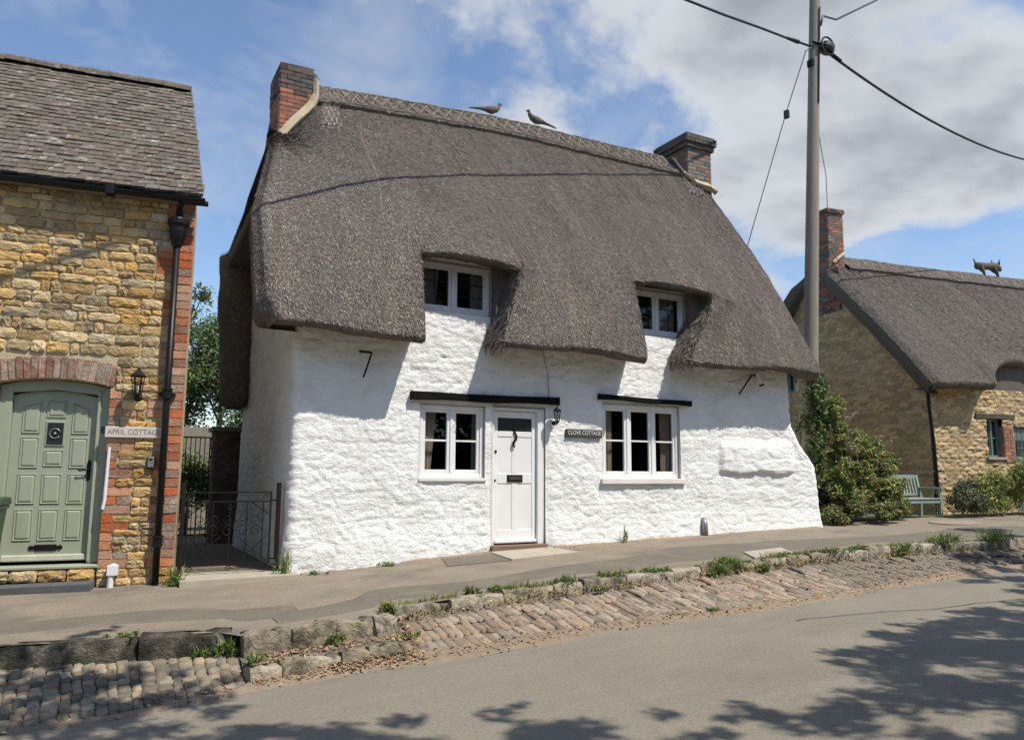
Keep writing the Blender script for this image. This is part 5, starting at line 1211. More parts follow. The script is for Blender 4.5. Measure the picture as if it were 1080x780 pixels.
# covers and slabs let into the pavement
def flush_slab(name, pts, material, label, dz=0.016, th=0.03, cat=None):
    m = MB(); n = len(pts)
    Zs = [float(zpav(np.array(x), np.array(y))) + dz for x, y in pts]
    m.add([(x, y, z) for (x, y), z in zip(pts, Zs)] + [(x, y, z - th) for (x, y), z in zip(pts, Zs)], [tuple(range(n)), tuple(range(2 * n - 1, n - 1, -1))] + [(i, n + i, n + (i + 1) % n, (i + 1) % n) for i in range(n)][::1])
    b = (pts[0][0], pts[0][1], Zs[0]); return single(name, m, material, label, cat, b, None, 'structure')
flush_slab('access_cover', [(7.80, 7.52), (8.62, 7.60), (8.95, 8.12), (8.10, 8.02)][::1], 'concrete', 'pale rectangular concrete cover let into the pavement', 0.020)
flush_slab('doorstep_slab', [(5.02, 9.10), (6.15, 9.20), (6.12, 9.90), (5.10, 9.90)], 'concrete', 'worn sandy doorstep slab in front of the white door', 0.020)
flush_slab('slate_slab', [(4.15, 9.22), (5.00, 9.10), (5.08, 9.80), (4.35, 9.86)], 'asphalt_patch', 'darker square patch beside the white doorstep', 0.010)
def ring(cx, cy, r, n=28): return [(cx + r * math.cos(2 * math.pi * k / n), cy + r * 0.8 * math.sin(2 * math.pi * k / n)) for k in range(n)]
flush_slab('manhole_cover', ring(15.2, 9.35, 0.55), 'sett', 'brown patterned manhole cover near the bench', 0.02)

# ------------------------------------------------------------------ telegraph pole and its wires
def ppos(z): t = (z + 1.1) / 11.6; return (12.70 + 0.94 * t, 10.80, z)
TP = thing('telegraph_pole', 'tall weathered wooden telegraph pole behind the white cottage', 'telegraph pole', ppos(-1.1))
m = MB(); zs_ = np.linspace(-1.3, 11.6, 14); m.tube([ppos(z) for z in zs_], [0.165 - 0.0045 * (z + 1.3) for z in zs_], 16); part(m, 'pole', 'wood_pole', TP, smooth=True)
c = ppos(9.38)
m = MB(); m.lathe((c[0] + 0.20, c[1] - 0.12, c[2] - 0.12), [(0.03, 0), (0.15, 0.03), (0.17, 0.10), (0.15, 0.20), (0.05, 0.26)], 12, (0.4, -0.2, 1)); m.tube([(c[0] + 0.20 + 0.2 * math.cos(a), c[1] - 0.2, c[2] + 0.2 * math.sin(a)) for a in np.linspace(0, 6.0, 16)], 0.022, 6); part(m, 'cable_coil', 'insulator', TP)
m = MB(); m.tube([(c[0] - 0.16, c[1] - 0.1, c[2] + 0.05), (c[0] + 0.16, c[1] - 0.18, c[2] + 0.02)], 0.03, 8); m.box(c[0] - 0.20, c[0] - 0.14, c[1] - 0.1, c[1] + 0.05, c[2] - 0.5, c[2] - 0.35); part(m, 'bracket', 'iron', TP)
m = MB(); m.tube([ppos(z)[:1] + (10.8 - 0.14,) + (z,) for z in np.linspace(10.3, 8.0, 10)], 0.016, 6); part(m, 'riser_cable', 'cable', TP)
def wire(label, pts, r, material='cable', extra=None):
    T = thing('overhead_wire', label, 'wire', pts[0]); m = MB()
    P_ = [Vector(p) for p in pts]; out = []
    if len(P_) == 2:
        L_ = (P_[1] - P_[0]).length; sag = extra or 0.0
        out = [P_[0].lerp(P_[1], t) - Vector((0, 0, sag * 4 * t * (1 - t))) for t in np.linspace(0, 1, 24)]
    else: out = P_
    m.tube(out, r, 6); part(m, 'cable', material, T, smooth=True); return T
w = wire('thick black cable running from the pole over the thatch towards the left', [c, (12.4, 10.62, 9.20), (11.48, 10.39, 9.0), (10.12, 10.12, 8.74), (8.58, 9.74, 8.42), (6.92, 9.36, 8.10), (5.63, 9.08, 7.82), (4.81, 8.88, 7.60), (4.03, 8.62, 7.32), (3.09, 8.20, 6.98), (1.9, 7.99, 6.80), (0.6, 7.88, 6.68), (-3.0, 7.5, 6.75), (-10, 6.6, 7.4), (-18, 5.6, 8.8)], 0.026)
m = MB(); m.tube([(12.95, 10.72, 9.30), (12.5, 10.64, 9.22)], [0.045, 0.03], 8); part(m, 'clamp', 'iron', w)
w = wire('thick black cable sloping down from the pole past the right edge', [(c[0] + 0.3, c[1] - 0.12, c[2] - 0.1), (18.24, 11.4, 9.55), (24.24, 12.0, 9.70), (36, 13.2, 10.2)][:1] + [tuple(np.array([c[0] + 0.3, c[1] - 0.12, c[2] - 0.1]) * (1 - t) + np.array([34.0, 13.2, 12.1]) * t - np.array([0, 0, 5.2 * t * (1 - t)])) for t in np.linspace(0.02, 1, 30)], 0.030)
m = MB(); m.tube([(c[0] + 0.25, c[1] - 0.12, c[2] - 0.06), (c[0] + 0.75, c[1] - 0.10, c[2] - 0.15)], [0.05, 0.03], 8); part(m, 'clamp', 'iron', w)
q = ppos(10.15)
wire('thin black cable leaving the pole top upwards to the right', [(q[0], q[1] - 0.15, q[2] - 0.3), (q[0] + 0.15, q[1] - 0.1, q[2] + 0.0), (14.6, 11.0, 10.48), (17.63, 12.0, 12.52), (23.5, 16, 16.7)], 0.024)
w = wire('thin steel wire slanting from the pole down behind the white cottage', [(13.46, 10.72, 9.38), (13.21, 10.75, 9.18), (13.37, 11.5, 8.09), (13.54, 12.8, 5.74), (13.75, 14.2, 3.1)], 0.010, 'thin_wire')
m = MB(); m.box(13.34, 13.42, 11.44, 11.54, 7.98, 8.16); part(m, 'insulator', 'insulator', w)
wire('thin drop wire hanging from the pole to the chimney of the far cottage', [(13.56, 10.8, 8.2), (13.62, 10.85, 7.4), (15.0, 11.8, 7.05), (17.6, 13.85, 7.0), (17.75, 13.95, 6.3), (17.4, 13.2, 5.2)], 0.009, 'thin_wire')

# ------------------------------------------------------------------ the thatched stone cottage on the right
FN = (17.2, 11.0, -0.95, -R(9))
NC = thing('far_cottage', 'honey stone cottage with thatched roof and brick gable chimney behind the bench', 'cottage', FN[:3], FN[3])
NOPEN = (1.55, 4.2, 3.62, -0.28)
NH = [(1.74, 2.26, 1.38, 2.30), (2.62, 3.45, -0.2, 2.12)]
def rubble_sheet(S, us_, vs_, seed, holes=(), amp=0.03, sx=0.26, sy=0.095, dark=1.0):
    U, Vv = np.meshgrid(us_, vs_); e, cid = rubble(U + 0.1 * fbm(U * 2, Vv * 2, seed), Vv + 0.06 * fbm(U * 1.5, Vv * 1.5, seed + 4), sx, sy, seed)
    d = amp * sm(0.0, 0.45, e) * (0.5 + 0.8 * cid) + 0.03 * fbm(U * 6, Vv * 9, seed + 8)
    x, y, z = S(U, Vv, d)
    P_ = np.stack([x, y, z], -1)
    tone = (0.72 + 0.55 * cid) * (0.78 + 0.30 * sm(0.0, 0.3, e)); warm = (h2((cid * 1e6).astype(np.int64), (cid * 9e5).astype(np.int64), 5) - 0.5) * 0.22
    col = np.stack([tone * (1 + warm * 0.4), tone, tone * (1 - warm)], -1) * dark
    F = gridfaces(len(vs_), len(us_)); uc = (us_[:-1] + us_[1:]) / 2; vc = (vs_[:-1] + vs_[1:]) / 2; UC, VC = np.meshgrid(uc, vc); keep = np.ones(UC.shape, bool)
    for (a, b, c_, d_) in holes: keep &= ~((UC > a) & (UC < b) & (VC > c_) & (VC < d_))
    return P_.reshape(-1, 3), F[keep.ravel()], col.reshape(-1, 3)
def nb_wall():
    us_ = np.arange(0, 9.0, 0.03); vs_ = np.arange(-0.3, 3.65, 0.025)
    for (a, b, c_, d_) in NH:
        for e in (a, b): us_[np.argmin(abs(us_ - e))] = e
        for e in (c_, d_): vs_[np.argmin(abs(vs_ - e))] = e
    V, F, col = rubble_sheet(lambda u, v, d: (u, -d, v), us_, vs_, 51, NH + [(-1, 20, 3.0, 9)]); o = mk('wall', npmesh('wall', V, F, True, col), 'rubble_wall', NC)
    us_ = np.arange(0, 6.9, 0.035); vs_ = np.arange(-0.3, 6.9, 0.03)
    U, Vv = np.meshgrid(us_, vs_)
    V, F, col = rubble_sheet(lambda u, v, d: (-d, u, v), us_, vs_, 57, [])
    uc = (us_[:-1] + us_[1:]) / 2; vc = (vs_[:-1] + vs_[1:]) / 2; UC, VC = np.meshgrid(uc, vc); lim_ = 3.1 + (3.4 - np.abs(UC - 3.4)) * 1.06
    F = gridfaces(len(vs_), len(us_))[(VC < lim_).ravel()]
    mk('gable_wall', npmesh('gable_wall', V, F[:, ::-1], True, col), 'rubble_wall', NC)
    m = MB(); m.box(0.05, 8.9, 0.25, 0.30, -0.3, 3.4); m.box(0.06, 0.12, 0.3, 6.6, -0.3, 3.2); m.build('inner_wall', 'room_dark', NC)
nb_wall()
for (x0, x1, z0, z1, kind) in ((1.74, 2.26, 1.38, 2.30, 'w'),):
    W = lsub('window', NC); m = MB(); f = 0.05
    m.box(x0, x0 + f, 0.08, 0.16, z0, z1); m.box(x1 - f, x1, 0.08, 0.16, z0, z1); m.box(x0 + f, x1 - f, 0.081, 0.16, z0, z0 + f); m.box(x0 + f, x1 - f, 0.081, 0.16, z1 - f, z1); xm = (x0 + x1) / 2; m.box(xm - 0.025, xm + 0.025, 0.082, 0.16, z0 + f, z1 - f)
    m.build('frame', 'teal_paint', W)
    for (a, b) in ((x0 + f, xm - 0.025), (xm + 0.025, x1 - f)):
        m = MB(); m.box(a, a + 0.03, 0.10, 0.14, z0 + f, z1 - f); m.box(b - 0.03, b, 0.10, 0.14, z0 + f, z1 - f); m.box(a + 0.03, b - 0.03, 0.101, 0.14, (z0 + z1) / 2 - 0.012, (z0 + z1) / 2 + 0.012); m.build('sash', 'teal_paint', W)
        m = MB(); m.box(a, b, 0.118, 0.122, z0 + f, z1 - f); m.build('pane', 'glass', W)
        m = MB(); m.box(a - 0.02, b + 0.02, 0.19, 0.20, z0, z1); m.build('blind', 'curtain_grey' if z0 < 2 else 'room_dark', W)
    if z0 < 2: m = MB(); m.box(x0 - 0.06, x1 + 0.05, -0.07, 0.1, z0 - 0.06, z0 - 0.002); m.build('sill', 'concrete', W)
m = MB(); m.box(1.38, 2.68, -0.06, 0.12, 2.31, 2.40, 0.012); m.build('lintel', 'bark', NC)
m = MB(); brick_faces(m, 2.28, 2.60, -0.035, 0.2, 1.25, 2.12, 0.2, 0.085, 9, RED + [(1.5, 1.3, 1.1)], 'f'); m.cc = (1.2, 1.6, 1.9); m.box(2.27, 2.61, -0.034, 0.1, 1.25, 2.12); tag(m.build('brickwork', 'brick_mass', NC, colour=True), kind='stuff')
D_ = lsub('door', NC)
m = MB(); m.box(2.62, 3.45, 0.06, 0.11, 0.0, 2.10)
m.build('leaf', 'teal_paint', D_)
for i in range(5): m = MB(); x0 = 2.68 + i * 0.145; m.bevbox(x0, x0 + 0.135, 0.045, 0.062, 0.05, 2.06, 0.008); m.build('plank', 'teal_paint', D_)
m = MB(); m.box(2.76, 3.06, 0.030, 0.044, 1.42, 1.80); m.build('pane', 'insulator', D_)
for (a, b, c_, d_) in ((2.90, 2.92, 1.42, 1.80), (2.76, 3.06, 1.60, 1.62)): m = MB(); m.box(a, b, 0.02, 0.031, c_, d_); m.build('glazing_bar', 'teal_paint', D_)
m = MB(); m.tube([(-0.10, -0.06, 3.5), (-0.10, -0.06, 2.6), (-0.03, -0.07, 1.7), (0.0, -0.08, 0.3), (0.0, -0.08, -0.1)], 0.038, 8); m.build('corner_pipe', 'black_paint', NC, smooth=True)
# thatch
NRY, NRZ = 3.4, 7.10
def n_eave(u):
    ze = np.full_like(u, 2.93) + 0.03 * np.sin(u * 1.7); yv = np.full_like(u, -0.52)
    a, b, zt, yt = NOPEN; k = sm(a - 0.08, a + 0.10, u) * sm(b + 0.1, b - 0.1, u); tt = np.clip((u - a) / (b - a), 0, 1); arch = zt - 0.55 * (np.abs(tt - 0.5) * 2) ** 3
    return yv * (1 - k) + yt * k, ze * (1 - k) + arch * k
NLZ = [2.9, 3.2, 5.6, 6.3, 6.8, 7.1]; NLX = [-0.30, -0.36, -0.38, -0.32, 0.05, 0.42]
def n_roof(U, T):
    yv, ze = n_eave(U); zo = ze + 0.14; z = np.where(T < 0.6, NRZ + (4.3 - NRZ) * T / 0.6, 4.3 + (zo - 4.3) * (T - 0.6) / 0.4); zm = NRZ + (3.07 - NRZ) * T
    tz = np.clip((NRZ - z) / (NRZ - 3.07), 0, 1); y = NRY + (-0.52 - NRY) * tz - 0.16 * np.sin(np.pi * tz)
    a, b, zt, yt = NOPEN; y = y - 0.28 * np.exp(-np.abs((U - (a + b) / 2) / 1.3) ** 3) * np.exp(-((z - zt) / 0.7) ** 2)
    wl = np.clip(1 - (U + 0.35) / 1.8, 0, 1); x = U + wl * (np.interp(z, NLZ, NLX) + 0.35)
    e = sm(0.16, 0.0, x - np.interp(z, NLZ, NLX)); y = y + 0.12 * e ** 2; z = z - 0.05 * e ** 2
    nz = 0.06 * fbm(x * 1.2, z * 0.9, 103, 3) + 0.03 * fbm(x * 8, z * 6, 113, 3) + 0.05 * fbm(x * 2.2, z * 0.3, 123, 3)
    return x, y - nz * 0.75, z - 0.05 * sm(0.03, 0, T) + nz * 0.66
rn = lsub('roof', NC)
us_ = np.unique(np.concatenate([np.arange(-0.35, 10.5, 0.06), np.linspace(NOPEN[0] - 0.1, NOPEN[0] + 0.12, 10)])); Pn, Fn = thatch_patch(n_roof, us_, np.linspace(0, 1, 70))
l0 = Pn[-1]; a1 = l0.copy(); a1[:, 1] += 0.02; a1[:, 2] -= 0.08; a2 = l0.copy(); a2[:, 1] += 0.09; a2[:, 2] -= 0.14 + 0.02 * rng.standard_normal(len(us_)); a3 = l0.copy(); a3[:, 1] = 0.12; a3[:, 2] -= 0.08
m = MB(); m.box(NOPEN[0] - 0.2, NOPEN[1] + 0.2, 0.02, 0.10, 2.85, 3.75); m.build('reveal', 'thatch', rn)
Q = np.concatenate([Pn, a1[None], a2[None], a3[None]]); mk('thatch', npmesh('thatch', Q.reshape(-1, 3), gridfaces(Q.shape[0], Q.shape[1])), 'thatch', rn)
V, F, c_ = straws(Pn, 110000, seed=41, wid=0.012, ln=(0.03, 0.07), flip=-1.0, bright=(0.42, 1.75), spread=0.22); tag(mk('straw', npmesh('straw', V, F, False, c_), 'straw', rn), kind='stuff')
rb = Pn[0].copy(); rb2 = rb.copy(); rb2[:, 1] = 7.4; rb2[:, 2] = 3.0; Q = np.stack([rb, rb2]); mk('thatch', npmesh('thatch', Q.reshape(-1, 3), gridfaces(2, len(us_))[:, ::-1]), 'thatch', rn)
vg = Pn[:, 0]; i1 = vg.copy(); i1[:, 1] += 0.24; i1[:, 2] -= 0.20; i1[:, 0] += 0.04; i2 = i1.copy(); i2[:, 0] = 0.12; Q = np.stack([vg, i1, i2]); mk('thatch', npmesh('thatch', Q.reshape(-1, 3), gridfaces(3, len(vg))), 'thatch', rn)
Q2 = Q.copy(); Q2[..., 1] = 2 * NRY - Q2[..., 1]; mk('thatch', npmesh('thatch', Q2.reshape(-1, 3), gridfaces(3, len(vg))[:, ::-1]), 'thatch', rn)
xs_ = np.arange(0.55, 10.4, 0.06); rows = []
for t in np.linspace(0.115, 0.004, 8): x, y, z = n_roof(xs_, np.full_like(xs_, t)); rows.append(np.stack([xs_, y - 0.05, z + 0.045], -1))
rows.append(np.stack([xs_, np.full_like(xs_, NRY + 0.02), rows[-1][:, 2] + 0.03], -1)); rows.append(np.stack([xs_, np.full_like(xs_, NRY + 0.4), rows[-1][:, 2] - 0.4], -1))
e0 = rows[0].copy(); e0[:, 1] += 0.06; e0[:, 2] -= 0.05; Q = np.stack([e0] + rows); mk('ridge_cap', npmesh('ridge_cap', Q.reshape(-1, 3), gridfaces(Q.shape[0], Q.shape[1])), 'ridge_straw', rn)
V, F, c_ = straws(Q[1:9][::-1], 7000, seed=44, flip=-1.0, bright=(0.8, 2.0), wid=0.012); tag(mk('straw', npmesh('straw', V, F, False, c_), 'straw', rn), kind='stuff')
x = 0.8
while x < 9.5:
    for (ta, tb) in ((0.03, 0.095), (0.095, 0.03)):
        m = MB(); m.tube([on_roof(n_roof, x, ta, 0.075), on_roof(n_roof, x + 0.3, tb, 0.075)], 0.011, 5); m.build('spar', 'spar', rn)
    x += 0.31
ch = lsub('chimney', NC)
m = MB(); m.box(-0.02, 0.52, 2.95, 3.55, 5.3, 8.25); m.build('core', 'old_mortar', ch)
m = MB(); brick_faces(m, -0.02, 0.52, 2.95, 3.55, 5.45, 8.18, 0.225, 0.08, 10, RED + MIX); brick_faces(m, -0.06, 0.56, 2.91, 3.59, 8.18, 8.30, 0.225, 0.06, 11, MIX + SOOT); m.cc = (0.6, 0.7, 0.8); m.box(-0.05, 0.55, 2.92, 3.58, 8.2, 8.31, 0.01)
brick_faces(m, -0.06, 0.3, 2.55, 3.95, 5.35, 6.55, 0.225, 0.08, 12, RED + MIX, 'l'); tag(m.build('brickwork', 'brick_mass', ch, colour=True), kind='stuff')
m = MB(); m.tube([(0.10, 2.90, 6.75), (0.25, 2.90, 6.88), (0.42, 2.92, 7.0), (0.54, 2.96, 7.08)], 0.045, 6); m.build('mortar_fillet', 'mortar_fillet', ch)
# straw dog on its ridge
b = to_world(FN, (6.52, NRY, 7.22))
b = (b[0], b[1], b[2] - 0.10)
T = thing('straw_animal', 'small straw four legged animal with upright tail on the far thatched ridge', 'roof ornament', b, -R(9))
m = MB(); m.tube([(-0.42, 0, 0.20), (-0.36, 0, 0.25), (-0.15, 0, 0.27), (0.10, 0, 0.28), (0.28, 0, 0.30), (0.40, 0, 0.31), (0.52, 0, 0.26), (0.62, 0, 0.20)], [0.05, 0.12, 0.12, 0.11, 0.13, 0.11, 0.10, 0.05], 10); m.build('body', 'thatch', T, smooth=True)
for (x, dx, y) in ((-0.30, 0.10, -0.07), (-0.22, 0.2, 0.07), (0.24, 0.12, -0.08), (0.30, 0.25, 0.07)): m = MB(); m.tube([(x, y, 0.24), (x + dx, y, 0.10), (x + dx + 0.05, y, -0.08)], [0.06, 0.04, 0.03], 7); m.build('leg', 'thatch', T, smooth=True)
m = MB(); m.tube([(-0.40, 0, 0.25), (-0.46, 0, 0.36), (-0.50, 0, 0.47)], [0.035, 0.025, 0.02], 7); m.build('tail', 'thatch', T, smooth=True)
for y in (-0.06, 0.06): m = MB(); m.tube([(0.36 if y > 0 else 0.48, y, 0.36), (0.36 if y > 0 else 0.52, y * 1.3, 0.53)], [0.04, 0.012], 6); m.build('ear', 'thatch', T, smooth=True)

# a lean-to glimpsed between cottage and pole
LT = thing('lean_to', 'small stone outbuilding with teal window glimpsed under the thatch beside the pole', 'outbuilding', (15.0, 13.0, -1.0))
us_ = np.arange(0, 3.0, 0.05); vs_ = np.arange(-0.2, 3.6, 0.04); V, F, col = rubble_sheet(lambda u, v, d: (-d, u - 0.1, v), us_, vs_, 71, [(0.05, 0.42, 2.98, 3.42)]); mk('wall', npmesh('wall', V, F[:, ::-1], True, col), 'rubble_wall', LT)
m = MB(); m.box(0.02, 0.08, 0.35, 2.9, -0.2, 3.55); m.build('inner_wall', 'stone', LT)
m = MB(); m.add([(-0.25, -0.3, 3.45), (0.3, -0.3, 3.7), (0.3, 3.1, 3.7), (-0.25, 3.1, 3.45), (-0.25, -0.3, 3.55), (0.3, -0.3, 3.8), (0.3, 3.1, 3.8), (-0.25, 3.1, 3.55)], [(0, 3, 2, 1), (4, 5, 6, 7), (0, 1, 5, 4), (1, 2, 6, 5), (2, 3, 7, 6), (3, 0, 4, 7)]); m.build('roof', 'tile', LT)
W = lsub('window', LT); m = MB(); m.box(-0.02, 0.06, -0.05, 0.0, 2.98, 3.42); m.box(-0.02, 0.06, 0.27, 0.32, 2.98, 3.42); m.box(-0.02, 0.06, 0.11, 0.15, 2.98, 3.42); m.box(-0.021, 0.06, 0.0, 0.27, 2.98, 3.02); m.build('frame', 'teal_paint', W)
m = MB(); m.box(0.03, 0.034, -0.05, 0.32, 2.98, 3.42); m.build('pane', 'insulator', W)

# ------------------------------------------------------------------ bench
BB = thing('garden_bench', 'weathered green slatted wooden bench half hidden by the buddleia', 'bench', (15.70, 10.68, -0.93), R(-3))
def bbox(name, *a): m = MB(); m.box(*a); return m.build(name, 'bench_paint', BB, bevel=0.006)
BL = 0.72                                          # half length; x along the bench, -y is its front
for x in (-BL, BL - 0.06): bbox('leg', x, x + 0.06, -0.30, -0.24, 0, 0.62); 
for x in (-BL, BL - 0.06):
    m = MB(); m.bar((x + 0.03, 0.22, 0), (x + 0.03, 0.20, 0.42), 0.06, 0.06); m.bar((x + 0.03, 0.20, 0.42), (x + 0.03, 0.30, 0.92), 0.06, 0.05); m.build('rear_leg', 'bench_paint', BB)
    bbox('armrest', x - 0.01, x + 0.07, -0.34, 0.24, 0.62, 0.655)
bbox('seat_rail', -BL + 0.06, BL - 0.06, -0.29, -0.25, 0.32, 0.40)
for i in range(5): y = -0.31 + i * 0.108; bbox('seat_slat', -BL + 0.061, BL - 0.061, y, y + 0.09, 0.402, 0.428)
m = MB(); m.bar((-BL + 0.06, 0.295, 0.885), (BL - 0.06, 0.295, 0.885), 0.035, 0.08); m.build('top_rail', 'bench_paint', BB); m = MB(); m.bar((-BL + 0.06, 0.215, 0.50), (BL - 0.06, 0.215, 0.50), 0.035, 0.05); m.build('back_rail', 'bench_paint', BB)
for i in range(13): x = -BL + 0.12 + i * (2 * BL - 0.24) / 12; m = MB(); m.bar((x, 0.22, 0.525), (x, 0.285, 0.845), 0.045, 0.016); m.build('back_slat', 'bench_paint', BB)

# ------------------------------------------------------------------ plants
def leaves(clumps, size, seed, up=0.35, aspect=0.45, tone=(0.55, 1.5), shell=0.5, warm=0.12, droop=0.0):
    rs = np.random.default_rng(seed); Vs = []; Cs = []
    for (cx, cy, cz, rx, ry, rz, n) in clumps:
        d = rs.normal(size=(n, 3)); d /= np.linalg.norm(d, axis=1)[:, None]; r = rs.random(n)[:, None] ** shell
        lump = 0.78 + 0.5 * np.clip(fbm(d[:, 0] * 2.6 + cx * 3, d[:, 2] * 2.6 + cy * 3 + d[:, 1] * 1.7, seed)[:, None] * 2 + 0.2, -0.5, 0.8)
        p = np.array([cx, cy, cz]) + d * r * lump * np.array([rx, ry, rz])
        nrm = d * 0.6 + rs.normal(size=(n, 3)) * 0.65 + np.array([0.1, -0.15, up]); nrm /= np.linalg.norm(nrm, axis=1)[:, None]
        a = np.cross(nrm, rs.normal(size=(n, 3))); a[:, 2] -= droop; a /= np.linalg.norm(a, axis=1)[:, None]; b = np.cross(nrm, a)
        s_ = (size * rs.uniform(0.6, 1.3, n))[:, None]; w_ = s_ * aspect
        Vs.append(np.stack([p - a * s_ * 0.5, p + b * w_ * 0.5 + nrm * s_ * 0.06, p + a * s_ * 0.5, p - b * w_ * 0.5 + nrm * s_ * 0.06], 1).reshape(-1, 3))
        k = np.exp(rs.uniform(math.log(tone[0]), math.log(tone[1]), n)); y = rs.normal(0, warm, n)
        Cs.append(np.repeat(np.stack([k * (1 + y), k, k * (1 - 0.5 * y)], 1), 4, 0))
    V = np.concatenate(Vs); return V, np.arange(len(V)).reshape(-1, 4), np.concatenate(Cs)
def branch(m, p, d, l, r, depth, rs):
    p = Vector(p); d = Vector(d).normalized(); pts = [p]; rs_ = [r]
    for i in range(4):
        d = (d + Vector((rs.uniform(-.16, .16), rs.uniform(-.16, .16), rs.uniform(-.05, .14)))).normalized(); pts.append(pts[-1] + d * l / 4); rs_.append(r * (1 - 0.14 * (i + 1)))
    m.tube(pts, rs_, 7 if depth > 1 else 5, cap=False)
    ends = [pts[-1]]
    if depth > 0:
        for k in range(3):
            q = pts[2 + k % 3] if k < 2 else pts[-1]; nd = (d * 0.7 + Vector((rs.uniform(-1, 1), rs.uniform(-1, 1), rs.uniform(-0.1, 0.7)))).normalized()
            ends += branch(m, q, nd, l * rs.uniform(0.55, 0.75), r * 0.5, depth - 1, rs)
    return ends
def plant(name, label, cat, base, clumps, size, seed, material='leaf', group=None, stems=None, lp='crown', **k):
    T = thing(name, label, cat, base, 0.0, group)
    V, F, c = leaves(clumps, size, seed, **k); nppart(lp, V, F, material, T, smooth=False, col=c)
    if stems:
        m = MB()
        for s_ in stems: m.tube(s_[0], s_[1], 6, cap=False)
        part(m, 'trunk' if cat == 'tree' else 'stem', 'bark', T, smooth=True)
    return T
def blob(cx, cy, cz, R_, n, seed, sub_=10, k=0.5):
    rs = random.Random(seed); out = []
    for i in range(sub_):
        a = rs.uniform(0, 6.28); e = rs.uniform(-0.6, 1.2); rr_ = rs.uniform(0.3, 0.85)
        out.append((cx + R_[0] * rr_ * math.cos(a) * math.cos(e), cy + R_[1] * rr_ * math.sin(a) * math.cos(e), cz + R_[2] * rr_ * math.sin(e) * 0.85, R_[0] * k * rs.uniform(0.6, 1.2), R_[1] * k * rs.uniform(0.6, 1.2), R_[2] * k * rs.uniform(0.6, 1.1), n // sub_))
    return out
# trees glimpsed through the passage
def garden_tree(name, label, base, h, R_, n, seed, size=0.16, lean_=(0, 0)):
    T = thing(name, label, 'tree', base, 0, 'garden trees behind the passage'); rs = random.Random(seed); m = MB()
    ends = branch(m, base, (lean_[0], lean_[1], 1), h * 0.55, 0.13, 2, rs); part(m, 'trunk', 'bark', T, smooth=True)
    cl = blob(base[0] + lean_[0], base[1], base[2] + h * 0.68, R_, int(n * 0.75), seed, 12) + [(e.x, e.y, e.z, R_[0] * 0.22, R_[1] * 0.22, R_[2] * 0.18, max(30, int(n * 0.25 / len(ends)))) for e in ends]
    V, F, c = leaves(cl, size, seed, tone=(0.7, 2.8), warm=0.2); nppart('crown', V, F, 'leaf_tree', T, smooth=False, col=c)
garden_tree('garden_tree', 'leafy green tree with thin top branches seen through the gap', (3.6, 26.5, -1.2), 6.3, (1.9, 1.9, 2.6), 15000, 5, 0.15)
garden_tree('garden_tree', 'darker bushy tree low behind the brick pier', (5.0, 24.0, -1.2), 4.0, (1.9, 1.5, 1.8), 11000, 6, 0.15)
garden_tree('garden_tree', 'broad tree behind the edge of the honey stone cottage', (1.4, 28.0, -1.2), 5.0, (2.3, 2.0, 2.4), 12000, 8, 0.16)
plant('garden_shrub', 'sunlit yellow green shrub behind the tall garden gate', 'shrub', (1.75, 16.2, -1.2), blob(1.8, 16.2, -0.35, (0.75, 0.5, 0.95), 4200, 3, 10), 0.09, 3, 'leaf', tone=(0.9, 2.4), stems=[([(1.75, 16.2, -1.25), (1.8, 16.2, -0.3)], [0.03, 0.015])])
# the buddleia and its neighbours beside the pole
st = [([(13.6, 10.9, -1.0), (13.7, 10.7, -0.2), (13.9 + d, 10.5 - abs(d) * 0.2, 0.5 + h)], [0.03, 0.022, 0.008]) for d, h in ((-0.7, 0.3), (-0.2, 0.5), (0.3, 0.35), (0.9, 0.2), (1.3, -0.1))]
cl = blob(13.45, 10.75, -0.30, (1.0, 0.7, 0.85), 9000, 11, 16, 0.42) + blob(14.35, 10.6, -0.1, (1.0, 0.7, 0.85), 6500, 12, 15, 0.38) + blob(13.35, 10.9, 0.85, (0.65, 0.5, 0.9), 5200, 13, 12, 0.4) + blob(14.2, 10.8, 0.55, (0.8, 0.5, 0.6), 2600, 16, 12, 0.35) + blob(15.0, 10.75, 0.2, (0.7, 0.4, 0.6), 1500, 14, 11, 0.3) + blob(14.4, 10.3, -0.45, (0.75, 0.4, 0.5), 4200, 19, 12, 0.42) + blob(13.2, 10.3, -0.2, (0.6, 0.4, 0.7), 4200, 27, 14, 0.36) + blob(13.9, 10.5, 0.45, (0.9, 0.45, 0.55), 3000, 28, 16, 0.28)
BD = plant('buddleia', 'tall straggly buddleia with fading pink flower spikes beside the pole', 'bush', (13.6, 10.9, -1.0), cl, 0.12, 15, 'leaf_olive', stems=st, aspect=0.30, tone=(0.9, 3.8), droop=0.15, warm=0.22, up=0.75)
rs = random.Random(4)
for i in range(16):
    x = 13.0 + rs.random() * 2.5; y = 10.2 + rs.random() * 0.6; z = 0.05 + rs.random() * 0.65 + (0.7 if x < 13.8 else 0) * rs.random(); a = rs.uniform(-1, 1)
    V = []; m = MB(); m.tube([(x, y, z - 0.3), (x + 0.05 * a, y, z), (x + 0.16 * a, y - 0.05, z + 0.14), (x + 0.30 * a, y - 0.09, z + 0.13)], [0.004, 0.009, 0.015, 0.004], 6); part(m, 'flower_spike', 'blossom', BD, smooth=True)
plant('low_shrub', 'dry olive green shrub spilling over the pavement at the foot of the white wall', 'shrub', (13.1, 10.0, -0.97), blob(13.0, 10.15, -0.72, (0.62, 0.42, 0.42), 5200, 21, 10) + blob(13.9, 9.98, -0.78, (0.6, 0.35, 0.30), 2600, 22, 8), 0.075, 23, 'leaf_olive', tone=(0.6, 2.6), warm=0.25, up=0.6)
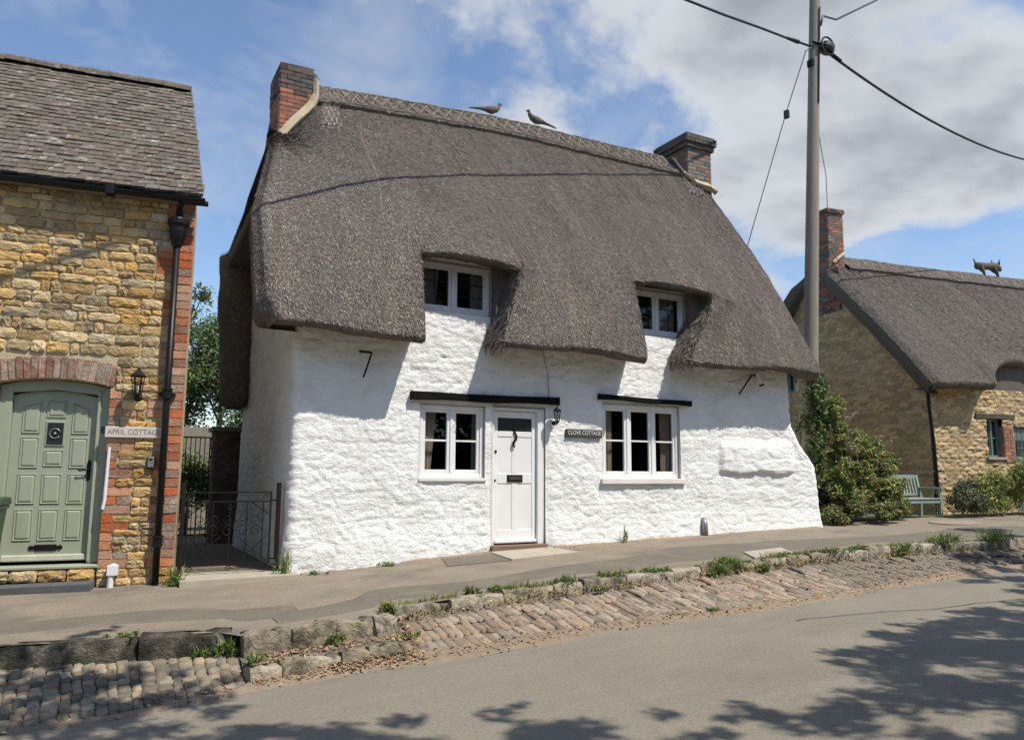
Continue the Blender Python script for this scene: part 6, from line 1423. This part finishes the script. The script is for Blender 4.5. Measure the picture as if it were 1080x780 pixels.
plant('low_shrub', 'leafy trailing plant covering the near end of the bench', 'shrub', (15.0, 10.35, -0.95), blob(14.85, 10.45, -0.62, (0.55, 0.42, 0.40), 4200, 25, 10), 0.085, 26, 'leaf_olive', tone=(0.8, 3.2), warm=0.2, up=0.6)
plant('ivy', 'dark green ivy climbing the telegraph pole below the thatch', 'ivy', (12.8, 10.7, -1.0), [(12.72 + 0.012 * i + 0.10 * math.sin(i * 1.9), 10.66 + 0.05 * math.cos(i), -0.9 + i * 0.155, 0.24, 0.22, 0.22, 210) for i in range(19)], 0.085, 31, 'leaf', lp='foliage', aspect=0.8, tone=(0.5, 2.0), stems=[([(12.72, 10.62, -1.0), (12.80, 10.62, 0.6), (12.86, 10.62, 1.9)], [0.02, 0.015, 0.008])])
# hedge plants in front of the far cottage
for (x, y, R_, n, sd, lab, mt, tn) in ((16.95, 10.15, (0.50, 0.45, 0.50), 4200, 41, 'rounded grey green lavender-like shrub just beyond the bench', 'leaf_grey', (0.7, 1.7)),
        (17.75, 10.25, (0.75, 0.5, 0.72), 6000, 42, 'bright green bush under the far cottage window', 'leaf_olive', (1.3, 3.8)),
        (18.9, 9.9, (0.8, 0.55, 0.80), 6000, 43, 'yellow green bush in front of the far cottage door', 'leaf_olive', (1.4, 4.0)),
        (20.2, 9.7, (0.9, 0.6, 0.75), 4500, 44, 'green bush at the right edge of the far cottage front', 'leaf', (1.0, 3.0))):
    plant('front_bush', lab, 'bush', (x, y, -0.92), blob(x, y, -0.92 + R_[2] * 0.75, R_, n, sd, 12, 0.55), 0.085, sd, mt, 'bushes in front of the far cottage', tone=tn, warm=0.18)
# weeds along kerb and walls
def weed(x, y, h, w, n, seed, label, mt='leaf', tone=(0.6, 2.0), group='weeds along the kerb', z=None):
    z = float(zpav(np.array(x), np.array(y))) if z is None else z
    if y < yk(x) - 0.03: z = float(verge_z(x, y))
    T = thing('weed', label, 'weed', (x, y, z), 0, group); rs = np.random.default_rng(seed)
    Vs = []; Cs = []
    for i in range(n // 3):
        a = rs.uniform(0, 6.28); r = rs.uniform(0.1, 1) * w * 1.2; hh = h * rs.uniform(0.5, 1.25); b = np.array([x + rs.normal(0, w * 0.35), y + rs.normal(0, w * 0.25), z - 0.01])
        tip = b + np.array([math.cos(a) * r, math.sin(a) * r, hh]); mid = (b + tip) / 2 + np.array([0, 0, hh * 0.2]); sd = np.array([-math.sin(a), math.cos(a), 0]) * rs.uniform(0.003, 0.007)
        Vs += [b - sd * 0.5, b + sd * 0.5, mid + sd, mid - sd, mid - sd, mid + sd, tip + sd * 0.15, tip - sd * 0.15]; k = rs.uniform(*tone) * 1.3; yl = rs.normal(0.1, 0.25); Cs += [(k * (1 + yl), k, k * (1 - yl))] * 8
    V1 = np.array(Vs); C1_ = np.array(Cs)
    cl = [(x + rs.normal(0, w * 0.6), y + rs.normal(0, w * 0.35), z + h * rs.uniform(0.1, 0.5), w * 0.45, w * 0.35, h * 0.4, max(6, n // 5)) for _ in range(7)]
    V2, _, C2_ = leaves(cl, 0.036, seed, aspect=0.5, tone=(tone[0] * 1.1, tone[1] * 1.5), warm=0.25)
    V = np.concatenate([V1, V2]); nppart('foliage', V, np.arange(len(V)).reshape(-1, 4), mt, T, smooth=False, col=np.concatenate([C1_, C2_]))
WEEDS = [(1.18, 6.95, 0.20, 0.12, 160, 'tall weed at the end of the cobbles by the step'), (1.30, 6.62, 0.16, 0.10, 120, 'weed sprouting on the corner of the lower kerb row'), (2.02, 6.86, 0.09, 0.06, 60, 'small weed on the ledge between two kerb rows'),
    (2.62, 7.16, 0.15, 0.10, 130, 'green weed where the two kerb lines meet'), (2.72, 6.80, 0.08, 0.10, 80, 'flat weed at the start of the brick setts'), (3.60, 7.46, 0.12, 0.10, 110, 'weed tuft on the kerb below the left of the white door'),
    (3.95, 7.45, 0.10, 0.12, 110, 'low weed tuft on the kerb in line with the slate slab'), (4.75, 7.36, 0.12, 0.13, 140, 'green tuft on the kerb below the doorstep'), (5.05, 7.10, 0.09, 0.08, 70, 'little weed at the kerb foot below the name plaque'),
    (5.35, 7.40, 0.08, 0.22, 120, 'thin grass patch along the kerb below the name plaque'), (6.05, 7.40, 0.09, 0.18, 120, 'thin grass on the kerb below the big window'), (6.90, 7.22, 0.18, 0.16, 260, 'bushy green weed hanging over the kerb below the big window'),
    (7.15, 7.34, 0.13, 0.22, 240, 'spreading green weed on the kerb before the concrete cover'), (7.62, 7.22, 0.14, 0.13, 160, 'weed clump at the kerb foot beside the concrete cover'), (8.35, 7.48, 0.10, 0.22, 150, 'grass tuft behind the concrete cover along the kerb'),
    (9.25, 7.50, 0.10, 0.25, 160, 'grass strip on the kerb beyond the concrete cover'), (9.9, 7.48, 0.10, 0.22, 140, 'low weeds on the kerb before the shaded end'), (10.6, 7.30, 0.22, 0.16, 240, 'dark bushy weed on the kerb near the shaded end'),
    (11.5, 7.25, 0.24, 0.28, 320, 'weed bank on the shaded far kerb'), (12.4, 7.05, 0.26, 0.35, 340, 'last bank of weeds on the far kerb in tree shade'), (0.42, 7.30, 0.06, 0.10, 70, 'tiny weed on the kerb above the cobbles'),
    (0.95, 7.02, 0.10, 0.07, 80, 'pale weed in the kerb joint above the cobbles'), (5.9, 6.30, 0.06, 0.08, 60, 'small weed among the setts by the road edge'), (5.4, 6.32, 0.05, 0.07, 50, 'tiny weed in the setts near the road')]
for i, (x, y, h, w, n, lab) in enumerate(WEEDS): weed(x, y, h * 0.8, w, n, 300 + i, lab, z=None)
for i, (x, y, h, w, n, lab) in enumerate([(2.22, 9.80, 0.34, 0.09, 90, 'pale spindly weed at the corner of the white wall by the gate post'), (0.98, 9.78, 0.22, 0.12, 160, 'leafy weed at the foot of the black downpipe'), (3.55, 9.80, 0.07, 0.09, 70, 'small weed at the foot of the white wall left of the door'), (7.45, 9.86, 0.28, 0.05, 40, 'lone red tipped weed against the white wall under the window'), (-1.1, 9.72, 0.30, 0.10, 80, 'pale climbing weed between the bin and the green door'), (2.6, 9.80, 0.06, 0.10, 60, 'scrap of weed along the foot of the white corner')]):
    weed(x, y, h, w, n, 340 + i, lab, group='weeds at the wall foot', tone=(0.9, 2.4))
# thin dry grass in the kerb joints
rs = np.random.default_rng(77); n = 5200; X = rs.uniform(2.7, 12.6, n); keep_ = vnoise(X * 2.2, X * 0, 5) > 0.42; X = X[keep_]; n = len(X); Y = yk(X) + rs.normal(0.085, 0.03, n) * np.where(rs.random(n) < 0.75, 1, -1); Zb = np.where(Y > yk(X), zpav(X, np.maximum(Y, yk(X))), verge_z(X, Y)) + 0.0
a = rs.uniform(0, 6.28, n); h_ = rs.uniform(0.02, 0.075, n) * (0.6 + vnoise(X * 5, X * 0, 6)); sd = np.stack([-np.sin(a), np.cos(a), a * 0], 1) * rs.uniform(0.0025, 0.006, n)[:, None]; B0 = np.stack([X, Y, Zb + Z0 - 0.005], 1); tip = B0 + np.stack([np.cos(a) * h_ * 0.7, np.sin(a) * h_ * 0.7, h_], 1)
V = np.stack([B0 - sd, B0 + sd, tip + sd * 0.2, tip - sd * 0.2], 1).reshape(-1, 3); k = rs.uniform(0.7, 2.4, n); yl = rs.normal(0.25, 0.3, n); cc = np.repeat(np.stack([k * (1 + yl), k, k * (1 - 0.5 * yl)], 1), 4, 0)
tag(mk('kerb_grass', npmesh('kerb_grass', V, np.arange(4 * n).reshape(n, 4), False, cc), 'leaf'), 'thin dry grass growing in the joints along the kerb', 'grass', None, 'stuff')
# fallen leaves
rs = np.random.default_rng(9); pts = []
for (x0, x1, f, sp, n) in ((1.25, 2.7, lambda x: ye(x) + 0.06, 0.06, 900), (1.3, 2.6, lambda x: yk(x) - 0.12, 0.07, 500), (2.7, 11, lambda x: yk(x) - 0.14, 0.06, 1100), (2.7, 11, lambda x: ye(x) + 0.05, 0.07, 700), (2.55, 2.75, lambda x: yk(x) - 0.35, 0.12, 120), (-2, 1.1, lambda x: ye(x) + 0.05, 0.08, 120), (5.9, 6.8, lambda x: np.full_like(x, 9.6), 0.2, 60), (2.8, 12, lambda x: (yk(x) + ye(x)) / 2, 0.25, 300)):
    x = rs.uniform(x0, x1, n); y = f(x) + rs.normal(0, sp, n); pts.append(np.stack([x, y], 1))
pts = np.concatenate(pts); X = pts[:, 0]; Y = pts[:, 1]
Z = np.where(Y > yk(X), zpav(X, Y) + 0.012, np.maximum(verge_z(X, Y) + 0.022, zroad(X) + 0.012)); Z = np.where((X > 1.22) & (X < 2.62) & (Y > lw(X)) & (Y < yk(X)), zk(X) - 0.165, Z)
n = len(X); a = rs.uniform(0, 6.28, n); sz = rs.uniform(0.010, 0.027, n); u1 = np.stack([np.cos(a), np.sin(a), rs.normal(0, 0.3, n)], 1) * sz[:, None]; u2 = np.stack([-np.sin(a), np.cos(a), rs.normal(0, 0.3, n)], 1) * sz[:, None] * 0.5; P0 = np.stack([X, Y, Z + Z0 + 0.008], 1)
V = np.stack([P0 - u1, P0 + u2, P0 + u1, P0 - u2], 1).reshape(-1, 3); k = rs.uniform(0.6, 1.7, n); cc = np.repeat(np.stack([k, k * rs.uniform(0.85, 1.3, n), k * rs.uniform(0.8, 1.4, n)], 1), 4, 0)
tag(mk('fallen_leaves', npmesh('fallen_leaves', V, np.arange(4 * n).reshape(n, 4), False, cc), 'dry_leaf'), 'dry brown fallen leaves along the kerb and gutter', 'leaves', None, 'stuff')

# ------------------------------------------------------------------ roadside trees behind the viewer, whose shade dapples the road
def shade_tree(label, base, trunk_pts, clumps, seed, size=0.15):
    T = thing('roadside_tree', label, 'tree', base, 0, 'roadside trees across the street'); m = MB()
    for pts, r in trunk_pts: m.tube(pts, r, 8, cap=False)
    part(m, 'trunk', 'bark', T, smooth=True); V, F, c = leaves(clumps, size, seed, aspect=0.6); nppart('crown', V, F, 'leaf_tree', T, smooth=False, col=c)
def sh(x, y, s_, zg=-1.6): return (x + SUN[0] * s_, y + SUN[1] * s_, zg + SUN[2] * s_)
rs = random.Random(17)
cl = []
for (x, y, s_, r, n) in ((6.6, 3.9, 3.5, 0.75, 900), (6.1, 3.2, 3.7, 0.9, 1300), (7.3, 4.0, 3.4, 0.8, 1100), (7.6, 3.2, 3.8, 1.0, 1500), (5.2, 3.1, 3.6, 0.55, 450), (4.4, 3.6, 3.4, 0.42, 220), (5.6, 4.25, 3.3, 0.40, 200), (3.75, 3.9, 3.4, 0.35, 120), (6.7, 4.75, 3.3, 0.30, 120), (8.6, 4.6, 3.6, 0.7, 700), (9.3, 3.4, 3.9, 1.2, 1500), (10.4, 5.6, 3.6, 0.6, 600), (11.6, 6.6, 3.5, 0.6, 700), (12.9, 7.1, 3.5, 0.7, 900), (14.2, 7.9, 3.6, 0.8, 1000), (13.2, 6.2, 3.7, 0.8, 1000), (7.0, 2.0, 4.0, 1.3, 1800), (10.6, 2.6, 4.1, 1.3, 1800), (15.5, 7.2, 3.6, 0.9, 1000), (6.9, 4.35, 3.4, 0.6, 500), (7.9, 4.3, 3.5, 0.7, 700), (6.0, 3.75, 3.5, 0.5, 380), (5.3, 3.7, 3.5, 0.4, 200), (8.3, 5.2, 3.4, 0.35, 160), (4.9, 3.4, 3.5, 0.5, 300), (6.5, 2.9, 3.8, 0.9, 900), (11.0, 6.1, 3.5, 0.5, 400), (12.2, 6.3, 3.5, 0.6, 500)):
    p = sh(x, y, s_); cl += [(p[0] + rs.uniform(-r, r) * 0.95, p[1] + rs.uniform(-r, r) * 0.95, p[2] + rs.uniform(-r, r) * 0.3, r * 0.42, r * 0.42, r * 0.3, n // 4) for _ in range(7)]
b = (10.5, -1.2, -1.75)
shade_tree('leafy roadside tree on the near side of the street', b, [([b, (10.4, -1.0, 1.0), (10.2, -0.6, 3.0), (9.6, -0.2, 5.0)], [0.22, 0.18, 0.14, 0.06]), ([(10.3, -0.8, 2.2), (9.2, 0.0, 4.2), (8.6, 0.4, 4.9), (8.0, 0.6, 5.1)], [0.12, 0.07, 0.03, 0.01]), ([(10.25, -0.7, 2.6), (12.0, 0.8, 4.4), (14.0, 3.0, 5.0), (15.8, 3.9, 5.2)], [0.12, 0.08, 0.05, 0.02])], cl, 51, 0.11)
cl = []
for (x, y, s_, r, n) in ((0.2, 5.4, 3.3, 0.45, 420), (0.9, 5.0, 3.5, 0.5, 520), (1.6, 4.75, 3.4, 0.42, 360), (2.3, 4.35, 3.5, 0.45, 380), (-0.6, 5.6, 3.4, 0.5, 500), (0.0, 6.5, 3.1, 0.30, 90), (0.5, 6.75, 3.0, 0.28, 70), (-0.5, 6.6, 3.2, 0.4, 200), (-1.2, 6.6, 3.2, 0.5, 300), (0.1, 7.75, 3.0, 0.16, 60), (2.7, 4.9, 3.3, 0.22, 50), (1.4, 4.0, 3.8, 0.8, 900), (2.8, 3.6, 3.8, 0.7, 700), (0.2, 4.2, 3.9, 0.9, 1000), (-0.3, 7.3, 3.1, 0.25, 60), (-0.3, 6.3, 3.2, 0.5, 420), (0.3, 6.35, 3.1, 0.45, 300), (0.9, 6.3, 3.1, 0.30, 90), (-0.9, 7.1, 3.1, 0.4, 260), (-0.2, 6.9, 3.0, 0.35, 200), (0.5, 5.75, 3.2, 0.5, 300), (-0.1, 5.0, 3.5, 0.6, 600), (1.1, 4.45, 3.6, 0.6, 600)):
    p = sh(x, y, s_); cl += [(p[0] + rs.uniform(-r, r) * 0.95, p[1] + rs.uniform(-r, r) * 0.95, p[2] + rs.uniform(-r, r) * 0.3, r * 0.42, r * 0.42, r * 0.3, n // 4) for _ in range(7)]
b = (3.6, -3.0, -1.75)
shade_tree('leafy roadside tree overhanging the viewer on the near side', b, [([b, (3.5, -2.6, 1.5), (3.3, -1.5, 3.6), (3.0, 0.5, 4.9), (2.6, 2.0, 5.0)], [0.20, 0.16, 0.10, 0.06, 0.03]), ([(3.3, -1.5, 3.6), (2.2, 1.0, 4.6), (1.9, 3.2, 4.7), (2.1, 4.4, 4.6)], [0.07, 0.05, 0.03, 0.012])], cl, 52, 0.10)

# behind the viewer: unseen trees and hedge added to cut sky light, darken windows
for i, (x, y, h, R_, lab) in enumerate(((-9, -8.5, 9.5, (3.6, 2.8, 4.2), 'tall unseen tree added across the street opposite the stone cottage'), (-2.5, -9.5, 10.5, (3.8, 2.8, 4.6), 'tall unseen tree added across the street opposite the gate'), (4.0, -9.0, 10.0, (3.8, 2.8, 4.4), 'tall unseen tree added across the street opposite the white door'),
        (10.5, -9.5, 11.0, (4.0, 2.8, 4.8), 'tall unseen tree added across the street opposite the big window'), (17.0, -9.0, 10.0, (3.8, 2.8, 4.4), 'tall unseen tree added across the street opposite the telegraph pole'), (24.0, -8.5, 10.0, (3.8, 2.8, 4.4), 'tall unseen tree added across the street opposite the far cottage'))):
    b = (x, y, -1.8); m = MB(); rs = random.Random(60 + i); T = thing('sky_screen_tree', lab, 'tree', b, 0, 'unseen trees added across the street'); ends = branch(m, b, (0, 0, 1), h * 0.6, 0.24, 2, rs); part(m, 'trunk', 'bark', T, smooth=True)
    V, F, c = leaves(blob(x, y, -1.8 + h * 0.5, (R_[0], R_[1], R_[2] * 1.1), 9000, 70 + i, 18, 0.55), 0.34, 80 + i, aspect=0.7); nppart('crown', V, F, 'leaf_tree', T, smooth=False, col=c)
V, F, c = leaves([(x_, -7.2, 0.2, 1.5, 0.7, 2.2, 1100) for x_ in np.arange(-16, 32, 1.6)], 0.24, 90, aspect=0.7)
T = thing('hedge', 'unseen green hedge added along the far side of the street to cut sky light', 'hedge', (8, -7.2, -1.8)); nppart('foliage', V, F, 'leaf_tree', T, smooth=False, col=c)
m = MB(); m.box(-17, 32, -7.4, -7.0, -1.8, 1.2); part(m, 'stem', 'bark', T)  # solid slab inside the added hedge, closed to light

for o in scene.objects:
    if '_base' in o: del o['_base']
